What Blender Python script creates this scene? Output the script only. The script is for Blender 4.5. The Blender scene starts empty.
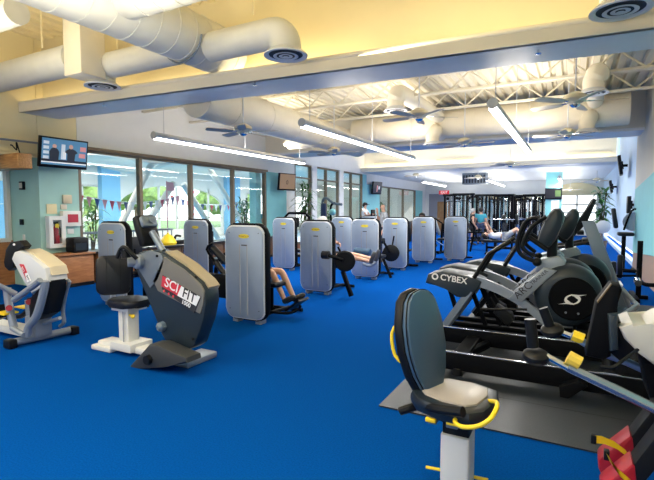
import bpy, bmesh, math, random
from mathutils import Vector, Matrix, Euler
random.seed(7)
C = bpy.context.scene.collection
PI = math.pi

# ------------------------------------------------------------------ camera
F = 460.0; CX, CY, EYE = 327.0, 240.0, 1.6
TH = math.atan(30/460.0); PS = math.atan(248*math.cos(TH)/460)
RT = Vector((math.cos(PS), math.sin(PS), 0))
FW = Vector((-math.sin(PS)*math.cos(TH), math.cos(PS)*math.cos(TH), -math.sin(TH)))
UP = RT.cross(FW)
def ray(u, v): return FW + RT*((u-CX)/F) + UP*((CY-v)/F)
def WY(u, v, Y):
    d = ray(u, v); t = Y/d.y; return (d.x*t, Y, EYE+d.z*t)
def WX(u, v, X):
    d = ray(u, v); t = X/d.x; return (X, d.y*t, EYE+d.z*t)
def WZ(u, v, Z=0):
    d = ray(u, v); t = (Z-EYE)/d.z; return (d.x*t, d.y*t, Z)
def poly(Y, pts):
    return [(p[0], p[2]) for p in (WY(u, v, Y) for u, v in pts)]

cd = bpy.data.cameras.new('camera'); cam = bpy.data.objects.new('camera', cd); C.objects.link(cam)
cd.sensor_fit = 'HORIZONTAL'; cd.sensor_width = 36; cd.lens = F/654*36
cam.location = (0, 0, EYE)
cam.rotation_euler = Matrix((RT, UP, -FW)).transposed().to_euler()
cd.clip_start = 0.05; cd.clip_end = 300
bpy.context.scene.camera = cam

# ------------------------------------------------------------------ materials
MATS = {}
def mat(name, col, rough=.5, metal=0, emit=0, noise=0, nscale=20, bump=0, bscale=80, coat=0, spec=.5, ecol=None):
    if name in MATS: return MATS[name]
    m = bpy.data.materials.new(name); m.use_nodes = True; nt = m.node_tree; N = nt.nodes; L = nt.links
    b = N['Principled BSDF']
    b.inputs['Base Color'].default_value = (*col, 1); b.inputs['Roughness'].default_value = rough
    b.inputs['Metallic'].default_value = metal; b.inputs['Coat Weight'].default_value = coat
    b.inputs['Specular IOR Level'].default_value = spec
    if emit:
        b.inputs['Emission Color'].default_value = (*(ecol or col), 1); b.inputs['Emission Strength'].default_value = emit
    if noise or bump:
        tc = N.new('ShaderNodeTexCoord')
    if noise:
        n = N.new('ShaderNodeTexNoise'); n.inputs['Scale'].default_value = nscale; n.inputs['Detail'].default_value = 5
        L.new(tc.outputs['Object'], n.inputs['Vector'])
        r = N.new('ShaderNodeValToRGB'); r.color_ramp.elements[0].position = .3; r.color_ramp.elements[1].position = .7
        r.color_ramp.elements[0].color = (*[c*(1-noise) for c in col], 1)
        r.color_ramp.elements[1].color = (*[min(1, c*(1+noise)) for c in col], 1)
        L.new(n.outputs['Fac'], r.inputs['Fac']); L.new(r.outputs['Color'], b.inputs['Base Color'])
    if bump:
        n2 = N.new('ShaderNodeTexNoise'); n2.inputs['Scale'].default_value = bscale; n2.inputs['Detail'].default_value = 3
        L.new(tc.outputs['Object'], n2.inputs['Vector'])
        bp = N.new('ShaderNodeBump'); bp.inputs['Strength'].default_value = bump; bp.inputs['Distance'].default_value = .01
        L.new(n2.outputs['Fac'], bp.inputs['Height']); L.new(bp.outputs['Normal'], b.inputs['Normal'])
    MATS[name] = m
    return m
def wood(name, c1, c2, scale=3, stretch=(1, 1, 8)):
    m = bpy.data.materials.new(name); m.use_nodes = True; nt = m.node_tree; N = nt.nodes; L = nt.links
    b = N['Principled BSDF']; b.inputs['Roughness'].default_value = .45
    tc = N.new('ShaderNodeTexCoord'); mp = N.new('ShaderNodeMapping'); mp.inputs['Scale'].default_value = stretch
    n = N.new('ShaderNodeTexNoise'); n.inputs['Scale'].default_value = scale; n.inputs['Detail'].default_value = 6
    r = N.new('ShaderNodeValToRGB'); r.color_ramp.elements[0].position = .35; r.color_ramp.elements[1].position = .65
    r.color_ramp.elements[0].color = (*c1, 1); r.color_ramp.elements[1].color = (*c2, 1)
    L.new(tc.outputs['Object'], mp.inputs['Vector']); L.new(mp.outputs['Vector'], n.inputs['Vector'])
    L.new(n.outputs['Fac'], r.inputs['Fac']); L.new(r.outputs['Color'], b.inputs['Base Color'])
    return m
def glass(name, tint, gloss):
    m = bpy.data.materials.new(name); m.use_nodes = True; nt = m.node_tree; N = nt.nodes; L = nt.links
    N.remove(N['Principled BSDF'])
    t = N.new('ShaderNodeBsdfTransparent'); t.inputs['Color'].default_value = (*tint, 1)
    g = N.new('ShaderNodeBsdfGlossy'); g.inputs['Roughness'].default_value = .02
    lw = N.new('ShaderNodeLayerWeight'); lw.inputs['Blend'].default_value = .5
    pw = N.new('ShaderNodeMath'); pw.operation = 'POWER'; pw.inputs[1].default_value = 4; ml = N.new('ShaderNodeMath'); ml.operation = 'MULTIPLY_ADD'; ml.inputs[1].default_value = .55; ml.inputs[2].default_value = gloss
    L.new(lw.outputs['Facing'], pw.inputs[0]); L.new(pw.outputs[0], ml.inputs[0])
    mx = N.new('ShaderNodeMixShader')
    L.new(ml.outputs[0], mx.inputs['Fac']); L.new(t.outputs[0], mx.inputs[1]); L.new(g.outputs[0], mx.inputs[2])
    L.new(mx.outputs[0], N['Material Output'].inputs['Surface'])
    return m
CARPET = mat('blue carpet', (.0008, .060, .285), .95, noise=.16, nscale=90, bump=.5, bscale=260, spec=.01)
RUBBER = mat('rubber mat', (.014, .019, .028), .46, noise=.3, nscale=160, bump=.15, bscale=120, spec=.5)
WHITE = mat('white paint', (.78, .79, .78), .7, noise=.02, nscale=3)
CREAM = mat('cream paint', (.80, .70, .44), .75, noise=.02, nscale=2)
DECK = mat('cream deck paint', (.74, .68, .53), .6)
BEIGE = mat('beige paint', (.70, .65, .54), .7, noise=.03, nscale=2)
TEAL = mat('teal paint', (.39, .65, .61), .7, noise=.03, nscale=3)
TEALB = mat('aqua paint', (.24, .60, .63), .65, noise=.03, nscale=3)
SKYB = mat('pale blue paint', (.50, .66, .84), .6, noise=.03, nscale=3)
SOFFIT = mat('glossy blue grey paint', (.76, .76, .76), .42, noise=.04, nscale=1.5, spec=.45)
LIP = mat('cove paint', (.74, .69, .58), .5)
DUCTG = mat('painted duct grey', (.62, .62, .58), .5, noise=.04, nscale=4)
DUCTC = mat('painted duct cream', (.82, .75, .60), .55, noise=.03, nscale=4)
BRONZE = mat('bronze frame', (.17, .13, .09), .45, metal=.3)
WFRAME = mat('white frame', (.8, .78, .72), .5)
GLASS = glass('window glass', (.95, .97, .97), .04)
BLACK = mat('black plastic', (.006, .007, .009), .42, spec=.2)
BLACKM = mat('black steel', (.0035, .004, .0055), .5, spec=.06)
VINYL = mat('black vinyl', (.008, .009, .013), .36, spec=.3, bump=.08, bscale=60)
GUN = mat('gunmetal plastic', (.019, .030, .043), .36, spec=.35, noise=.05, nscale=6)
GUNB = mat('blue gunmetal', (.11, .155, .20), .35)
TOWER = mat('silver panel', (.30, .375, .50), .36, metal=.4, noise=.04, nscale=5)  # blue of the carpet's reflection is put into the base colour
GROOVE = mat('panel groove', (.30, .32, .36), .5)
RIM = mat('pale rim', (.62, .66, .72), .35, metal=.2)
YELLOW = mat('yellow plastic', (.85, .62, .02), .4)
YLABEL = mat('yellow label', (.78, .62, .03), .5)
SILVER = mat('silver paint', (.26, .30, .36), .42, metal=.3)
GREYP = mat('grey painted steel', (.17, .21, .26), .38, metal=.3)
CHROME = mat('chrome', (.75, .76, .78), .12, metal=1)
OFFW = mat('off white shell', (.68, .68, .65), .4)
SHELLB = mat('beige shell', (.62, .55, .40), .45)
SHELLG = mat('pale grey shell', (.60, .62, .64), .4)
RED = mat('red plastic', (.32, .006, .018), .4)
REDB = mat('red label', (.55, .02, .04), .5)
LETTER = mat('white lettering', (.85, .85, .85), .5)
DARKL = mat('dark lettering', (.02, .02, .025), .5)
TAN = mat('tan seat vinyl', (.30, .27, .245), .38, bump=.05, bscale=200)
PADK = mat('near black vinyl', (.010, .015, .022), .32, bump=.06, bscale=60)
PADB = mat('blue black vinyl', (.045, .09, .15), .30, bump=.06, bscale=60)
SKIN = mat('skin', (.62, .36, .25), .55, noise=.06, nscale=12)
GSHIRT = mat('grey cloth', (.42, .44, .47), .9, bump=.2, bscale=60)
WSHIRT = mat('white cloth', (.78, .78, .80), .9, bump=.2, bscale=60)
TSHIRT = mat('teal cloth', (.05, .33, .42), .9, bump=.2, bscale=60)
BSHIRT = mat('black cloth', (.02, .02, .025), .9, bump=.2, bscale=60)
NAVY = mat('navy cloth', (.03, .05, .12), .9, bump=.2, bscale=60)
GHAIR = mat('grey hair', (.45, .44, .43), .8)
DHAIR = mat('dark hair', (.02, .015, .012), .7)
SHOE = mat('dark shoe', (.03, .03, .035), .6)
SHOEW = mat('pale shoe', (.6, .62, .65), .6)
LEAF = mat('leaf green', (.045, .16, .03), .45, noise=.5, nscale=5)
LEAFB = mat('bright leaf', (.24, .36, .10), .5, noise=.5, nscale=3)
BARK = mat('bark', (.16, .10, .06), .8)
POT = mat('pot', (.10, .07, .05), .6)
OAK = wood('oak beam', (.40, .19, .06), (.56, .30, .11), 4, (1, 10, 10))
CABW = wood('cabinet wood', (.33, .13, .045), (.45, .19, .07), 3, (2, 2, 10))
CTOP = mat('counter top', (.03, .03, .035), .3)
BRICK = mat('brick brown', (.30, .13, .08), .8, noise=.3, nscale=12)
TILE = mat('pool tile', (.62, .64, .62), .5)
WATER = mat('pool water', (.05, .30, .55), .08, bump=.3, bscale=3)
MIRROR = mat('mirror', (.78, .80, .80), .03, metal=1)
TUBE_ON = mat('lit lens', (1, 1, 1), .4, emit=9, ecol=(1, .985, .95))
COVE_ON = mat('lit cove tube', (1, .9, .7), .4, emit=6, ecol=(1, .84, .55))
TUBEG = mat('tube housing', (.52, .54, .58), .4, metal=.2)
BRASS = mat('brass housing', (.72, .64, .46), .45, metal=.2)
BLADE = mat('fan blade', (.58, .53, .45), .7)
DIFF = mat('diffuser white', (.66, .68, .72), .35)
DARKV = mat('vent dark', (.02, .025, .04), .6)
LAWN = mat('lawn', (.30, .42, .16), .9, noise=.3, nscale=2)

# ------------------------------------------------------------------ mesh helpers
def rot_to(d):
    return Vector((0, 0, 1)).rotation_difference(Vector(d).normalized()).to_matrix().to_4x4()
def rrect(x0, x1, z0, z1, r, n=5):
    p = []
    for cx, cz, a in ((x1-r, z1-r, 0), (x0+r, z1-r, 90), (x0+r, z0+r, 180), (x1-r, z0+r, 270)):
        for k in range(n+1):
            t = math.radians(a+90*k/n); p.append((cx+r*math.cos(t), cz+r*math.sin(t)))
    return p
def curve_pts(pts, n=5):
    P = [Vector(p) for p in pts]; out = []
    for i in range(len(P)-1):
        a = P[max(i-1, 0)]; b = P[i]; c = P[i+1]; d = P[min(i+2, len(P)-1)]
        for k in range(n):
            t = k/n
            out.append(.5*((2*b)+(c-a)*t+(2*a-5*b+4*c-d)*t*t+(3*b-a-3*c+d)*t**3))
    out.append(P[-1]); return out
class MB:
    def __init__(s): s.bm = bmesh.new()
    def _tx(s, vs, M):
        if M is not None:
            for v in vs: v.co = M @ v.co
    def box(s, a, b, bev=0, M=None):
        lo = [min(a[i], b[i]) for i in range(3)]; hi = [max(a[i], b[i]) for i in range(3)]
        r = bmesh.ops.create_cube(s.bm, size=1)['verts']
        for v in r:
            v.co = Vector([(lo[i]+hi[i])/2+v.co[i]*(hi[i]-lo[i]) for i in range(3)])
        if bev:
            es = list({e for v in r for e in v.link_edges})
            q = bmesh.ops.bevel(s.bm, geom=es, offset=bev, segments=2, affect='EDGES', profile=.5)
            r = list({v for f in q['faces'] for v in f.verts}|{v for v in r if v.is_valid})
        s._tx(r, M); return s
    def cyl(s, p0, p1, r0, r1=None, seg=14):
        p0 = Vector(p0); p1 = Vector(p1); d = p1-p0
        M = Matrix.Translation((p0+p1)/2) @ rot_to(d)
        r = bmesh.ops.create_cone(s.bm, cap_ends=True, segments=seg, radius1=r0, radius2=r0 if r1 is None else r1, depth=d.length)['verts']
        s._tx(r, M); return s
    def tube(s, pts, r, seg=8, n=0, close=False):
        P = curve_pts(pts, n) if n else [Vector(p) for p in pts]
        rr = r if isinstance(r, (list, tuple)) else None
        rings = []; ref = None
        for i, p in enumerate(P):
            a = P[max(i-1, 0)]; b = P[min(i+1, len(P)-1)]
            t = (b-a).normalized()
            if ref is None:
                ref = t.orthogonal().normalized()
            else:
                ref = (ref-t*ref.dot(t)).normalized()
            q = t.cross(ref)
            k = 1.0
            if 0 < i < len(P)-1:
                c = max(-1, min(1, (p-a).normalized().dot((b-p).normalized()))); k = 1/max(.6, math.cos(math.acos(c)/2))
            R = (rr[min(len(rr)-1, int(i*len(rr)/len(P)))] if rr else r)
            rings.append([s.bm.verts.new(p+(ref*math.cos(2*PI*j/seg)+q*math.sin(2*PI*j/seg))*R*(k if k < 1.3 else 1.3)) for j in range(seg)])
        for i in range(len(rings)-1):
            for j in range(seg):
                s.bm.faces.new((rings[i][j], rings[i][(j+1) % seg], rings[i+1][(j+1) % seg], rings[i+1][j]))
        s.bm.faces.new(rings[0][::-1]); s.bm.faces.new(rings[-1]); return s
    def prism(s, pts, a, b, plane='xz', bev=0, M=None):
        def m(p, d):
            return {'xz': (p[0], d, p[1]), 'xy': (p[0], p[1], d), 'yz': (d, p[0], p[1])}[plane]
        v0 = [s.bm.verts.new(m(p, a)) for p in pts]; v1 = [s.bm.verts.new(m(p, b)) for p in pts]
        n = len(pts); f0 = s.bm.faces.new(v0); f1 = s.bm.faces.new(v1[::-1])
        for i in range(n): s.bm.faces.new((v0[i], v1[i], v1[(i+1) % n], v0[(i+1) % n]))
        vs = v0+v1
        if bev:
            es = list(f0.edges)+list(f1.edges)
            q = bmesh.ops.bevel(s.bm, geom=es, offset=bev, segments=2, affect='EDGES', profile=.5, clamp_overlap=True)
            vs = list({v for f in q['faces'] for v in f.verts}|{v for v in vs if v.is_valid})
        s._tx(vs, M); return s
    def lathe(s, prof, c, axis=(0, 0, 1), seg=24):
        M = Matrix.Translation(Vector(c)) @ rot_to(axis); rings = []
        for r, z in prof:
            if r < 1e-5: rings.append([s.bm.verts.new(M @ Vector((0, 0, z)))])
            else: rings.append([s.bm.verts.new(M @ Vector((r*math.cos(2*PI*j/seg), r*math.sin(2*PI*j/seg), z))) for j in range(seg)])
        for A, B in zip(rings, rings[1:]):
            for j in range(seg):
                k = (j+1) % seg
                if len(A) == 1 and len(B) == 1: continue
                if len(A) == 1: s.bm.faces.new((A[0], B[k], B[j]))
                elif len(B) == 1: s.bm.faces.new((A[j], A[k], B[0]))
                else: s.bm.faces.new((A[j], A[k], B[k], B[j]))
        return s
    def ell(s, c, rad, M=None, seg=14):
        r = bmesh.ops.create_uvsphere(s.bm, u_segments=seg, v_segments=max(6, seg*2//3), radius=1)['verts']
        for v in r: v.co = Vector((v.co.x*rad[0], v.co.y*rad[1], v.co.z*rad[2]))
        T = Matrix.Translation(Vector(c)) @ (M if M is not None else Matrix())
        s._tx(r, T); return s
    def quad(s, *p):
        s.bm.faces.new([s.bm.verts.new(q) for q in p]); return s
    def text(s, body, size, M, ext=.002, bold=0):
        cu = bpy.data.curves.new('t', 'FONT'); cu.body = body; cu.size = size; cu.extrude = ext; cu.offset = bold
        cu.align_x = 'CENTER'; cu.align_y = 'CENTER'
        o = bpy.data.objects.new('t', cu); C.objects.link(o); bpy.context.view_layer.update()
        me = bpy.data.meshes.new_from_object(o.evaluated_get(bpy.context.evaluated_depsgraph_get()))
        me.transform(M); s.bm.from_mesh(me)
        bpy.data.objects.remove(o); bpy.data.curves.remove(cu); bpy.data.meshes.remove(me); return s
    def mesh(s, name, m, off=(0, 0, 0), flat=False):
        bmesh.ops.recalc_face_normals(s.bm, faces=s.bm.faces)
        if not flat:
            for f in s.bm.faces: f.smooth = True
            for e in s.bm.edges:
                if len(e.link_faces) == 2 and e.calc_face_angle(0) > .6: e.smooth = False
        bmesh.ops.translate(s.bm, vec=-Vector(off), verts=s.bm.verts)
        me = bpy.data.meshes.new(name); s.bm.to_mesh(me); s.bm.free()
        me.materials.append(m); return me
def root_loc(o):
    v = Vector((0, 0, 0))
    while o is not None: v += o.location; o = o.parent
    return v
def part(name, mb, m, parent, label=None, flat=False):
    o = bpy.data.objects.new(name, mb.mesh(name, m, root_loc(parent), flat)); C.objects.link(o); o.parent = parent
    if label: o['label'] = label
    return o
def thing(name, loc, label, cat, group=None):
    o = bpy.data.objects.new(name, None); C.objects.link(o); o.location = loc; o.empty_display_size = .1
    o['label'] = label; o['category'] = cat
    if group: o['group'] = group
    return o
def solo(name, mb, m, label, cat, group=None, flat=False):
    b = mb.bm; xs = [v.co for v in b.verts]
    off = Vector(((min(v.x for v in xs)+max(v.x for v in xs))/2, (min(v.y for v in xs)+max(v.y for v in xs))/2, min(v.z for v in xs)))
    o = bpy.data.objects.new(name, mb.mesh(name, m, off, flat)); C.objects.link(o); o.location = off
    o['label'] = label; o['category'] = cat
    if group: o['group'] = group
    return o
def struct(name, mb, m, label=None, parent=None, flat=False):
    o = bpy.data.objects.new(name, mb.mesh(name, m, root_loc(parent) if parent else (0, 0, 0), flat)); C.objects.link(o)
    if parent: o.parent = parent
    else:
        o['kind'] = 'structure'
        if label: o['label'] = label
    return o
def dup(o, loc=None, rz=None, label=None, parent=None):
    c = o.copy(); C.objects.link(c)
    if parent is not None: c.parent = parent
    if loc is not None: c.location = loc
    if rz is not None: c.rotation_euler = (0, 0, rz)
    if label: c['label'] = label
    for ch in list(o.children): dup(ch, parent=c)
    return c
def Mface(c, ux, uz, n=None):
    """text frame: x along ux, y along uz, centred on c"""
    x = Vector(ux).normalized(); y = Vector(uz); y = (y-x*y.dot(x)).normalized(); z = x.cross(y)
    M = Matrix((x, y, z)).transposed().to_4x4(); M.translation = Vector(c); return M
# ================================================================== the setting
XL, XR = -9.6, 1.4
struct('wall_front', MB().box((-10.85, -6.2, 0), (1.7, -6, 1.0)).box((-10.85, -6.2, 2.8), (1.7, -6, 5.1)).box((-10.85, -6.2, 1), (-8.6, -6, 2.8)).box((-5.4, -6.2, 1), (-3.6, -6, 2.8)).box((-.4, -6.2, 1), (1.7, -6, 2.8)), WHITE, 'unseen white near-end wall with openings, added to hold back sky light')  # unseen end wall, added to cut sky light coming in from behind
struct('wall_right_rear', MB().box((1.4, -6.2, 0), (1.6, -2, 5.1)), BEIGE)
struct('floor', MB().box((-10.85, -6, -.1), (1.9, 33.2, 0)), CARPET, 'bright blue carpet over the whole gym floor')

def flutes(y0, y1, x0, x1, z, pitch=.30, depth=.06):
    mb = MB(); b = mb.bm; x = x0; prof = []
    while x < x1:
        prof += [(x, z), (x+pitch*.5, z), (x+pitch*.62, z+depth), (x+pitch*.88, z+depth)]; x += pitch
    r0 = [b.verts.new((p[0], y0, p[1])) for p in prof]; r1 = [b.verts.new((p[0], y1, p[1])) for p in prof]
    for i in range(len(prof)-1): b.faces.new((r0[i], r0[i+1], r1[i+1], r1[i]))
    t = z+.25; mb.box((x0, y0, z+depth+.01), (x1, y1, t))
    return mb
struct('ceiling', flutes(-6, 6.6, -10.85, 1.7, 5.0), CREAM, 'cream corrugated deck over the near bay')
struct('ceiling_middle', flutes(6.45, 13.5, -9.9, 1.7, 4.45, .22, .07), DECK, 'cream corrugated deck of the middle bay')
struct('ceiling_tall', MB().box((-9.9, 14.3, 5), (1.7, 22, 5.1)), WHITE)
struct('ceiling_far', MB().box((-9.9, 22.3, 3.5), (1.7, 33.2, 3.62)), WHITE)

# cross beams: soffit underside, lip on the side facing the camera, cream bay wall above
def crossbeam(n, f0, f1, b0, b1, capz, wm):
    q = lambda d0, d1, z0, z1: MB().prism([(-9.6, f0+d0), (1.4, f1+d0), (1.4, f1+d1), (-9.6, f0+d1)], z0, z1, 'xy')
    struct('trim_%d' % n, MB().prism([(-9.6, f0), (1.4, f1), (1.4, b1), (-9.6, b0)], 3.5, 3.56, 'xy'), SOFFIT, 'glossy blue-grey underside of a cross beam')
    struct('trim_%d' % (n+1), q(-.03, .05, 3.5, 3.66).cyl((-9.6, f0, 3.67), (1.4, f1, 3.67), .042, seg=10), LIP, 'cream lip hiding a cove lamp')
    struct('wall_bay_%d' % n, q(.45, .55, 3.56, capz), wm)
crossbeam(1, 5.2, 6.03, 5.98, 6.78, 5.05, CREAM)
crossbeam(3, 21.45, 21.45, 22.4, 22.4, 5.05, mat('pale cream', (.82, .78, .66), .75))
CREAMW = MATS['pale cream']
struct('trim_5', MB().box((-9.6, 13.3, 3.5), (1.4, 14.4, 3.56)), SOFFIT, 'glossy blue-grey underside of the middle cross beam')
struct('wall_header', MB().box((-9.6, 13.3, 3.56), (1.4, 13.42, 4.52)).box((-9.6, 14.28, 3.56), (1.4, 14.4, 5.0)), BEIGE)
struct('wall_header_near', MB().prism([(-9.6, 5.86), (1.4, 6.66), (1.4, 6.78), (-9.6, 5.98)], 3.56, 4.45, 'xy'), BEIGE)

# left wall
struct('wall_left', MB().box((-9.8, 6.35, 2.95), (-9.6, 15.2, 4.55)).box((-9.8, 15.2, 3.43), (-9.6, 22.2, 5.1)).box((-9.8, 14.3, 4.56), (-9.6, 15.19, 5.1)).box((-9.8, 22.2, 2.95), (-9.6, 33, 3.62))
       .box((-9.8, 14.62, 0), (-9.6, 15.2, 2.95)).box((-9.8, 16.5, 0), (-9.56, 16.9, 3.43)).box((-9.8, 19.0, 0), (-9.56, 19.42, 3.43)).box((-9.8, 32.2, 0), (-9.6, 33, 2.95)), WHITE, 'white upper wall above the windows')
struct('wall_left_near', MB().box((-9.8, -6, 2.72), (-9.6, 5.5, 5.1)).box((-10.85, -6, 2.66), (-9.6, 5.5, 2.715)).box((-9.8, 5.51, 2.955), (-9.6, 6.34, 5.05)), CREAM)
struct('wall_left_pier', MB().box((-10.78, 5.5, 0), (-9.6, 6.35, 2.95)), TEAL, 'pale green pier carrying the television')
struct('wall_left_teal', MB().box((-9.8, 13.35, 0), (-9.6, 14.62, 2.95)).box((-9.8, 21.7, 0), (-9.6, 22.19, 3.42)).box((-9.8, 22.19, 0), (-9.6, 24.05, 2.94)).box((-9.8, 30.7, 0), (-9.6, 32.2, 2.95)), TEALB)
struct('wall_left_sill', MB().box((-9.8, 6.35, 0), (-9.6, 13.35, .60)).box((-9.8, 24.05, 0), (-9.6, 30.7, .8)).box((-9.8, 15.2, 0), (-9.6, 21.7, .25)), BRICK, 'brown low wall under the windows')
struct('wall_left_panel', MB().box((-10.80, -6, 0), (-10.62, 5.5, .95)), CABW, 'brown wooden low wall left of the green pier')
struct('trim_6', MB().box((-9.6, 6.35, 2.93), (-9.54, 13.35, 3.0)), BRONZE)

nwin = [0]
def window(Ys, z0, z1, X, fm, label, trans=None, fw=.09):
    nwin[0] += 1
    e = bpy.data.objects.new('window_%d' % nwin[0], None); C.objects.link(e); e.location = (X, Ys[0], z0); e['kind'] = 'structure'; e['label'] = label
    f = MB()
    for y in Ys: f.box((X-.06, y-fw/2, z0), (X+.07, y+fw/2, z1))
    f.box((X-.05, Ys[0], z0-.03), (X+.09, Ys[-1], z0+.05)); f.box((X-.05, Ys[0], z1-.05), (X+.06, Ys[-1], z1+.02))
    if trans: f.box((X-.04, Ys[0], trans-.03), (X+.05, Ys[-1], trans+.03))
    struct('window_frame', f, fm, parent=e)
    for a, b in zip(Ys, Ys[1:]):
        struct('window_pane', MB().box((X-.006, a+fw/2, z0+.05), (X+.006, b-fw/2, z1-.05)), GLASS, parent=e)
window([6.38, 8.02, 9.76, 11.59, 13.32], .62, 2.93, -9.68, BRONZE, 'bronze framed window wall towards the indoor pool')
window([15.25, 16.5], .28, 3.40, -9.68, BRONZE, 'tall window behind the dracaena', 2.88, .07)
window([16.9, 17.84, 19.0], .28, 3.40, -9.68, BRONZE, 'tall window between the white pilasters', 2.88, .07)
window([19.42, 20.41, 21.66], .28, 3.40, -9.68, BRONZE, 'tall window nearest the far corner', 2.88, .07)
window([24.1, 25.65, 28.16, 30.6], .83, 2.92, -9.68, BRONZE, 'dark framed windows at the far end of the left wall', fw=.09)
window([0.2, 2.8, 5.45], .95, 2.64, -10.70, WFRAME, 'window left of the green pier', fw=.07)

# right wall
struct('wall_right', MB().prism([(-2, 3.1), (11.5, 2.38), (14.8, 2.15), (14.8, 4.55), (6.4, 4.55), (6.4, 5.1), (-2, 5.1)], 1.4, 1.6, 'yz'), BEIGE, 'beige upper part of the near right wall')
struct('wall_right_lower', MB().prism([(-2, 1.5), (11.5, .66), (14.8, .46), (14.8, 2.15), (11.5, 2.38), (-2, 3.1)], 1.4, 1.6, 'yz'), TEALB, 'aqua lower part of the near right wall')
struct('baseboard_right', MB().prism([(-2, 0), (14.8, 0), (14.8, .46), (11.5, .66), (-2, 1.5)], 1.41, 1.6, 'yz'), mat('tan wainscot', (.36, .25, .19), .6))
struct('baseboard_right_far', MB().box((1.48, 14.8, 0), (1.62, 33, .12)), SKYB)
struct('wall_right_far', MB().box((1.5, 14.8, .4), (1.7, 33, 5.1)), SKYB, 'pale blue right wall of the far half')

# far wall
struct('wall_back', MB().box((-9.6, 33, 2.75), (1.5, 33.2, 3.62)).box((-9.6, 33, 0), (-9.35, 33.2, 2.75)).box((-7.6, 33, 0), (-1.0, 33.2, 2.75)).box((1.25, 33, 0), (1.5, 33.2, 2.75)).box((-1.0, 33, 0), (1.25, 33.2, .55)), WHITE)
struct('trim_7', MB().box((-1.34, 26, 0), (-.60, 26.4, 3.5)), TEALB, 'aqua pier near the far end')
arch = [(-1.35, 2.55), (1.45, 2.55)]+[(0.05+1.4*math.cos(a), 2.55+.75*math.sin(a)) for a in [PI*k/16 for k in range(1, 16)]]
struct('trim_8', MB().prism([(p[0], p[1]) for p in arch], 32.9, 33.0), CREAM, 'cream arched head over the far window')
e = bpy.data.objects.new('window_7', None); C.objects.link(e); e.location = (.1, 33.1, .55); e['kind'] = 'structure'; e['label'] = 'bright far end window under the arch'
f = MB()
for x in (-1.0, .1, 1.2): f.box((x-.05, 33.02, .55), (x+.05, 33.12, 2.55))
for z in (.55, 1.4, 1.9, 2.52): f.box((-1.0, 33.02, z), (1.25, 33.1, z+.08))
struct('window_frame', f, WFRAME, parent=e)
for x in (-1.0, .1): struct('window_pane', MB().box((x+.05, 33.05, .6), (x+1.05, 33.06, 2.52)), GLASS, parent=e)
# door recess at the far left
GREYD = mat('grey door frame', (.27, .27, .32), .5); DOORW = wood('door wood', (.30, .15, .06), (.40, .21, .09), 3, (3, 3, 1))
e = bpy.data.objects.new('door_1', None); C.objects.link(e); e.location = (-8.5, 33.1, 0); e['kind'] = 'structure'; e['label'] = 'brown wooden door in a grey frame under the exit sign'
struct('door_frame', MB().box((-9.35, 33.0, 0), (-8.75, 33.15, 2.75)).box((-7.85, 33.0, 0), (-7.6, 33.15, 2.75)).box((-8.75, 33.0, 2.2), (-7.85, 33.15, 2.75)), GREYD, parent=e)
struct('door_leaf', MB().box((-8.75, 33.06, 0), (-7.85, 33.12, 2.2)), DOORW, parent=e)
struct('door_handle', MB().cyl((-8.65, 33.0, 1.0), (-8.65, 33.07, 1.0), .03).box((-8.67, 32.98, .98), (-8.53, 33.0, 1.02)), CHROME, parent=e)
for i in range(5):
    x0 = -7.2+i*1.12
    solo('mirror_panel', MB().box((x0, 32.94, .25), (x0+1.1, 32.98, 2.6)), MIRROR, 'tall wall mirror in the row behind the far weight machines', 'mirror', 'wall mirrors on the far wall')

# pool hall beyond the left windows
PBLUE = mat('pool wall blue', (.22, .52, .78), .6); PWHITE = mat('pool white', (.82, .80, .74), .6)
struct('floor_pool', MB().box((-21, 0, -.12), (-9.8, 36, -.02)), TILE)
struct('pool_water', MB().box((-18, 6, -.02), (-11.5, 30, -.005)), WATER, 'blue water of the indoor pool beyond the windows')
struct('ceiling_pool', MB().box((-21, 0, 3.75), (-9.8, 36, 3.85)), PWHITE)
ac = [(19.15+3.85*math.cos(a), 1.75+1.2*math.sin(a)) for a in [PI*k/24 for k in range(0, 25)]]
struct('wall_pool_back', MB().prism([(23.0, .5)]+[(23.0, 1.75)]+ac[1:-1]+[(15.3, 1.75), (15.3, .5), (14.3, .5), (14.3, 3.75), (25.5, 3.75), (25.5, .5)], -20.2, -20, 'yz')
       .box((-20.2, 0, 0), (-20, 36, .5)).box((-20.2, 0, 2.75), (-20, 14.3, 3.75)).box((-20.2, 10.6, .5), (-20, 11.6, 2.75)).box((-20.2, 7.4, .5), (-20, 8.4, 2.75)).box((-20.2, 25.5, 2.75), (-20, 36, 3.75)).box((-20.2, 28.5, .5), (-20, 29.5, 2.75)), PWHITE, 'pale back wall of the pool hall')
struct('wall_pool_piers', MB().box((-20, 14.2, 0), (-19.7, 15.2, 3.75)).box((-20, 10.6, 0), (-19.7, 11.6, 3.75)).box((-20, 7.4, 0), (-19.7, 8.4, 3.75)).box((-20, 23.1, 0), (-19.7, 24.4, 3.75)).box((-20, 28.5, 0), (-19.7, 29.5, 3.75)).box((-20, 0, 0), (-19.85, 11.6, 2.75)), PBLUE, 'blue piers of the pool hall')
f = MB()
for y in [15.3+7.7*k/6 for k in range(1, 6)]: f.box((-20.1, y-.05, .5), (-20.0, y+.05, 2.9))
for z in (1.1, 1.9): f.box((-20.1, 15.3, z), (-20.0, 23, z+.07))
for a, b in ((8.4, 10.6), (11.6, 14.3), (25.5, 28.5), (29.5, 36), (0, 7.4)):
    for k in range(4):
        y = a+(b-a)*k/3; f.box((-20.1, y-.05, .5), (-20.0, y+.05, 2.75))
    for z in (.5, 1.4, 2.1, 2.7): f.box((-20.1, a, z), (-20.0, b, z+.07))
struct('window_8', f, WFRAME, 'white framed windows of the pool hall')
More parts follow.
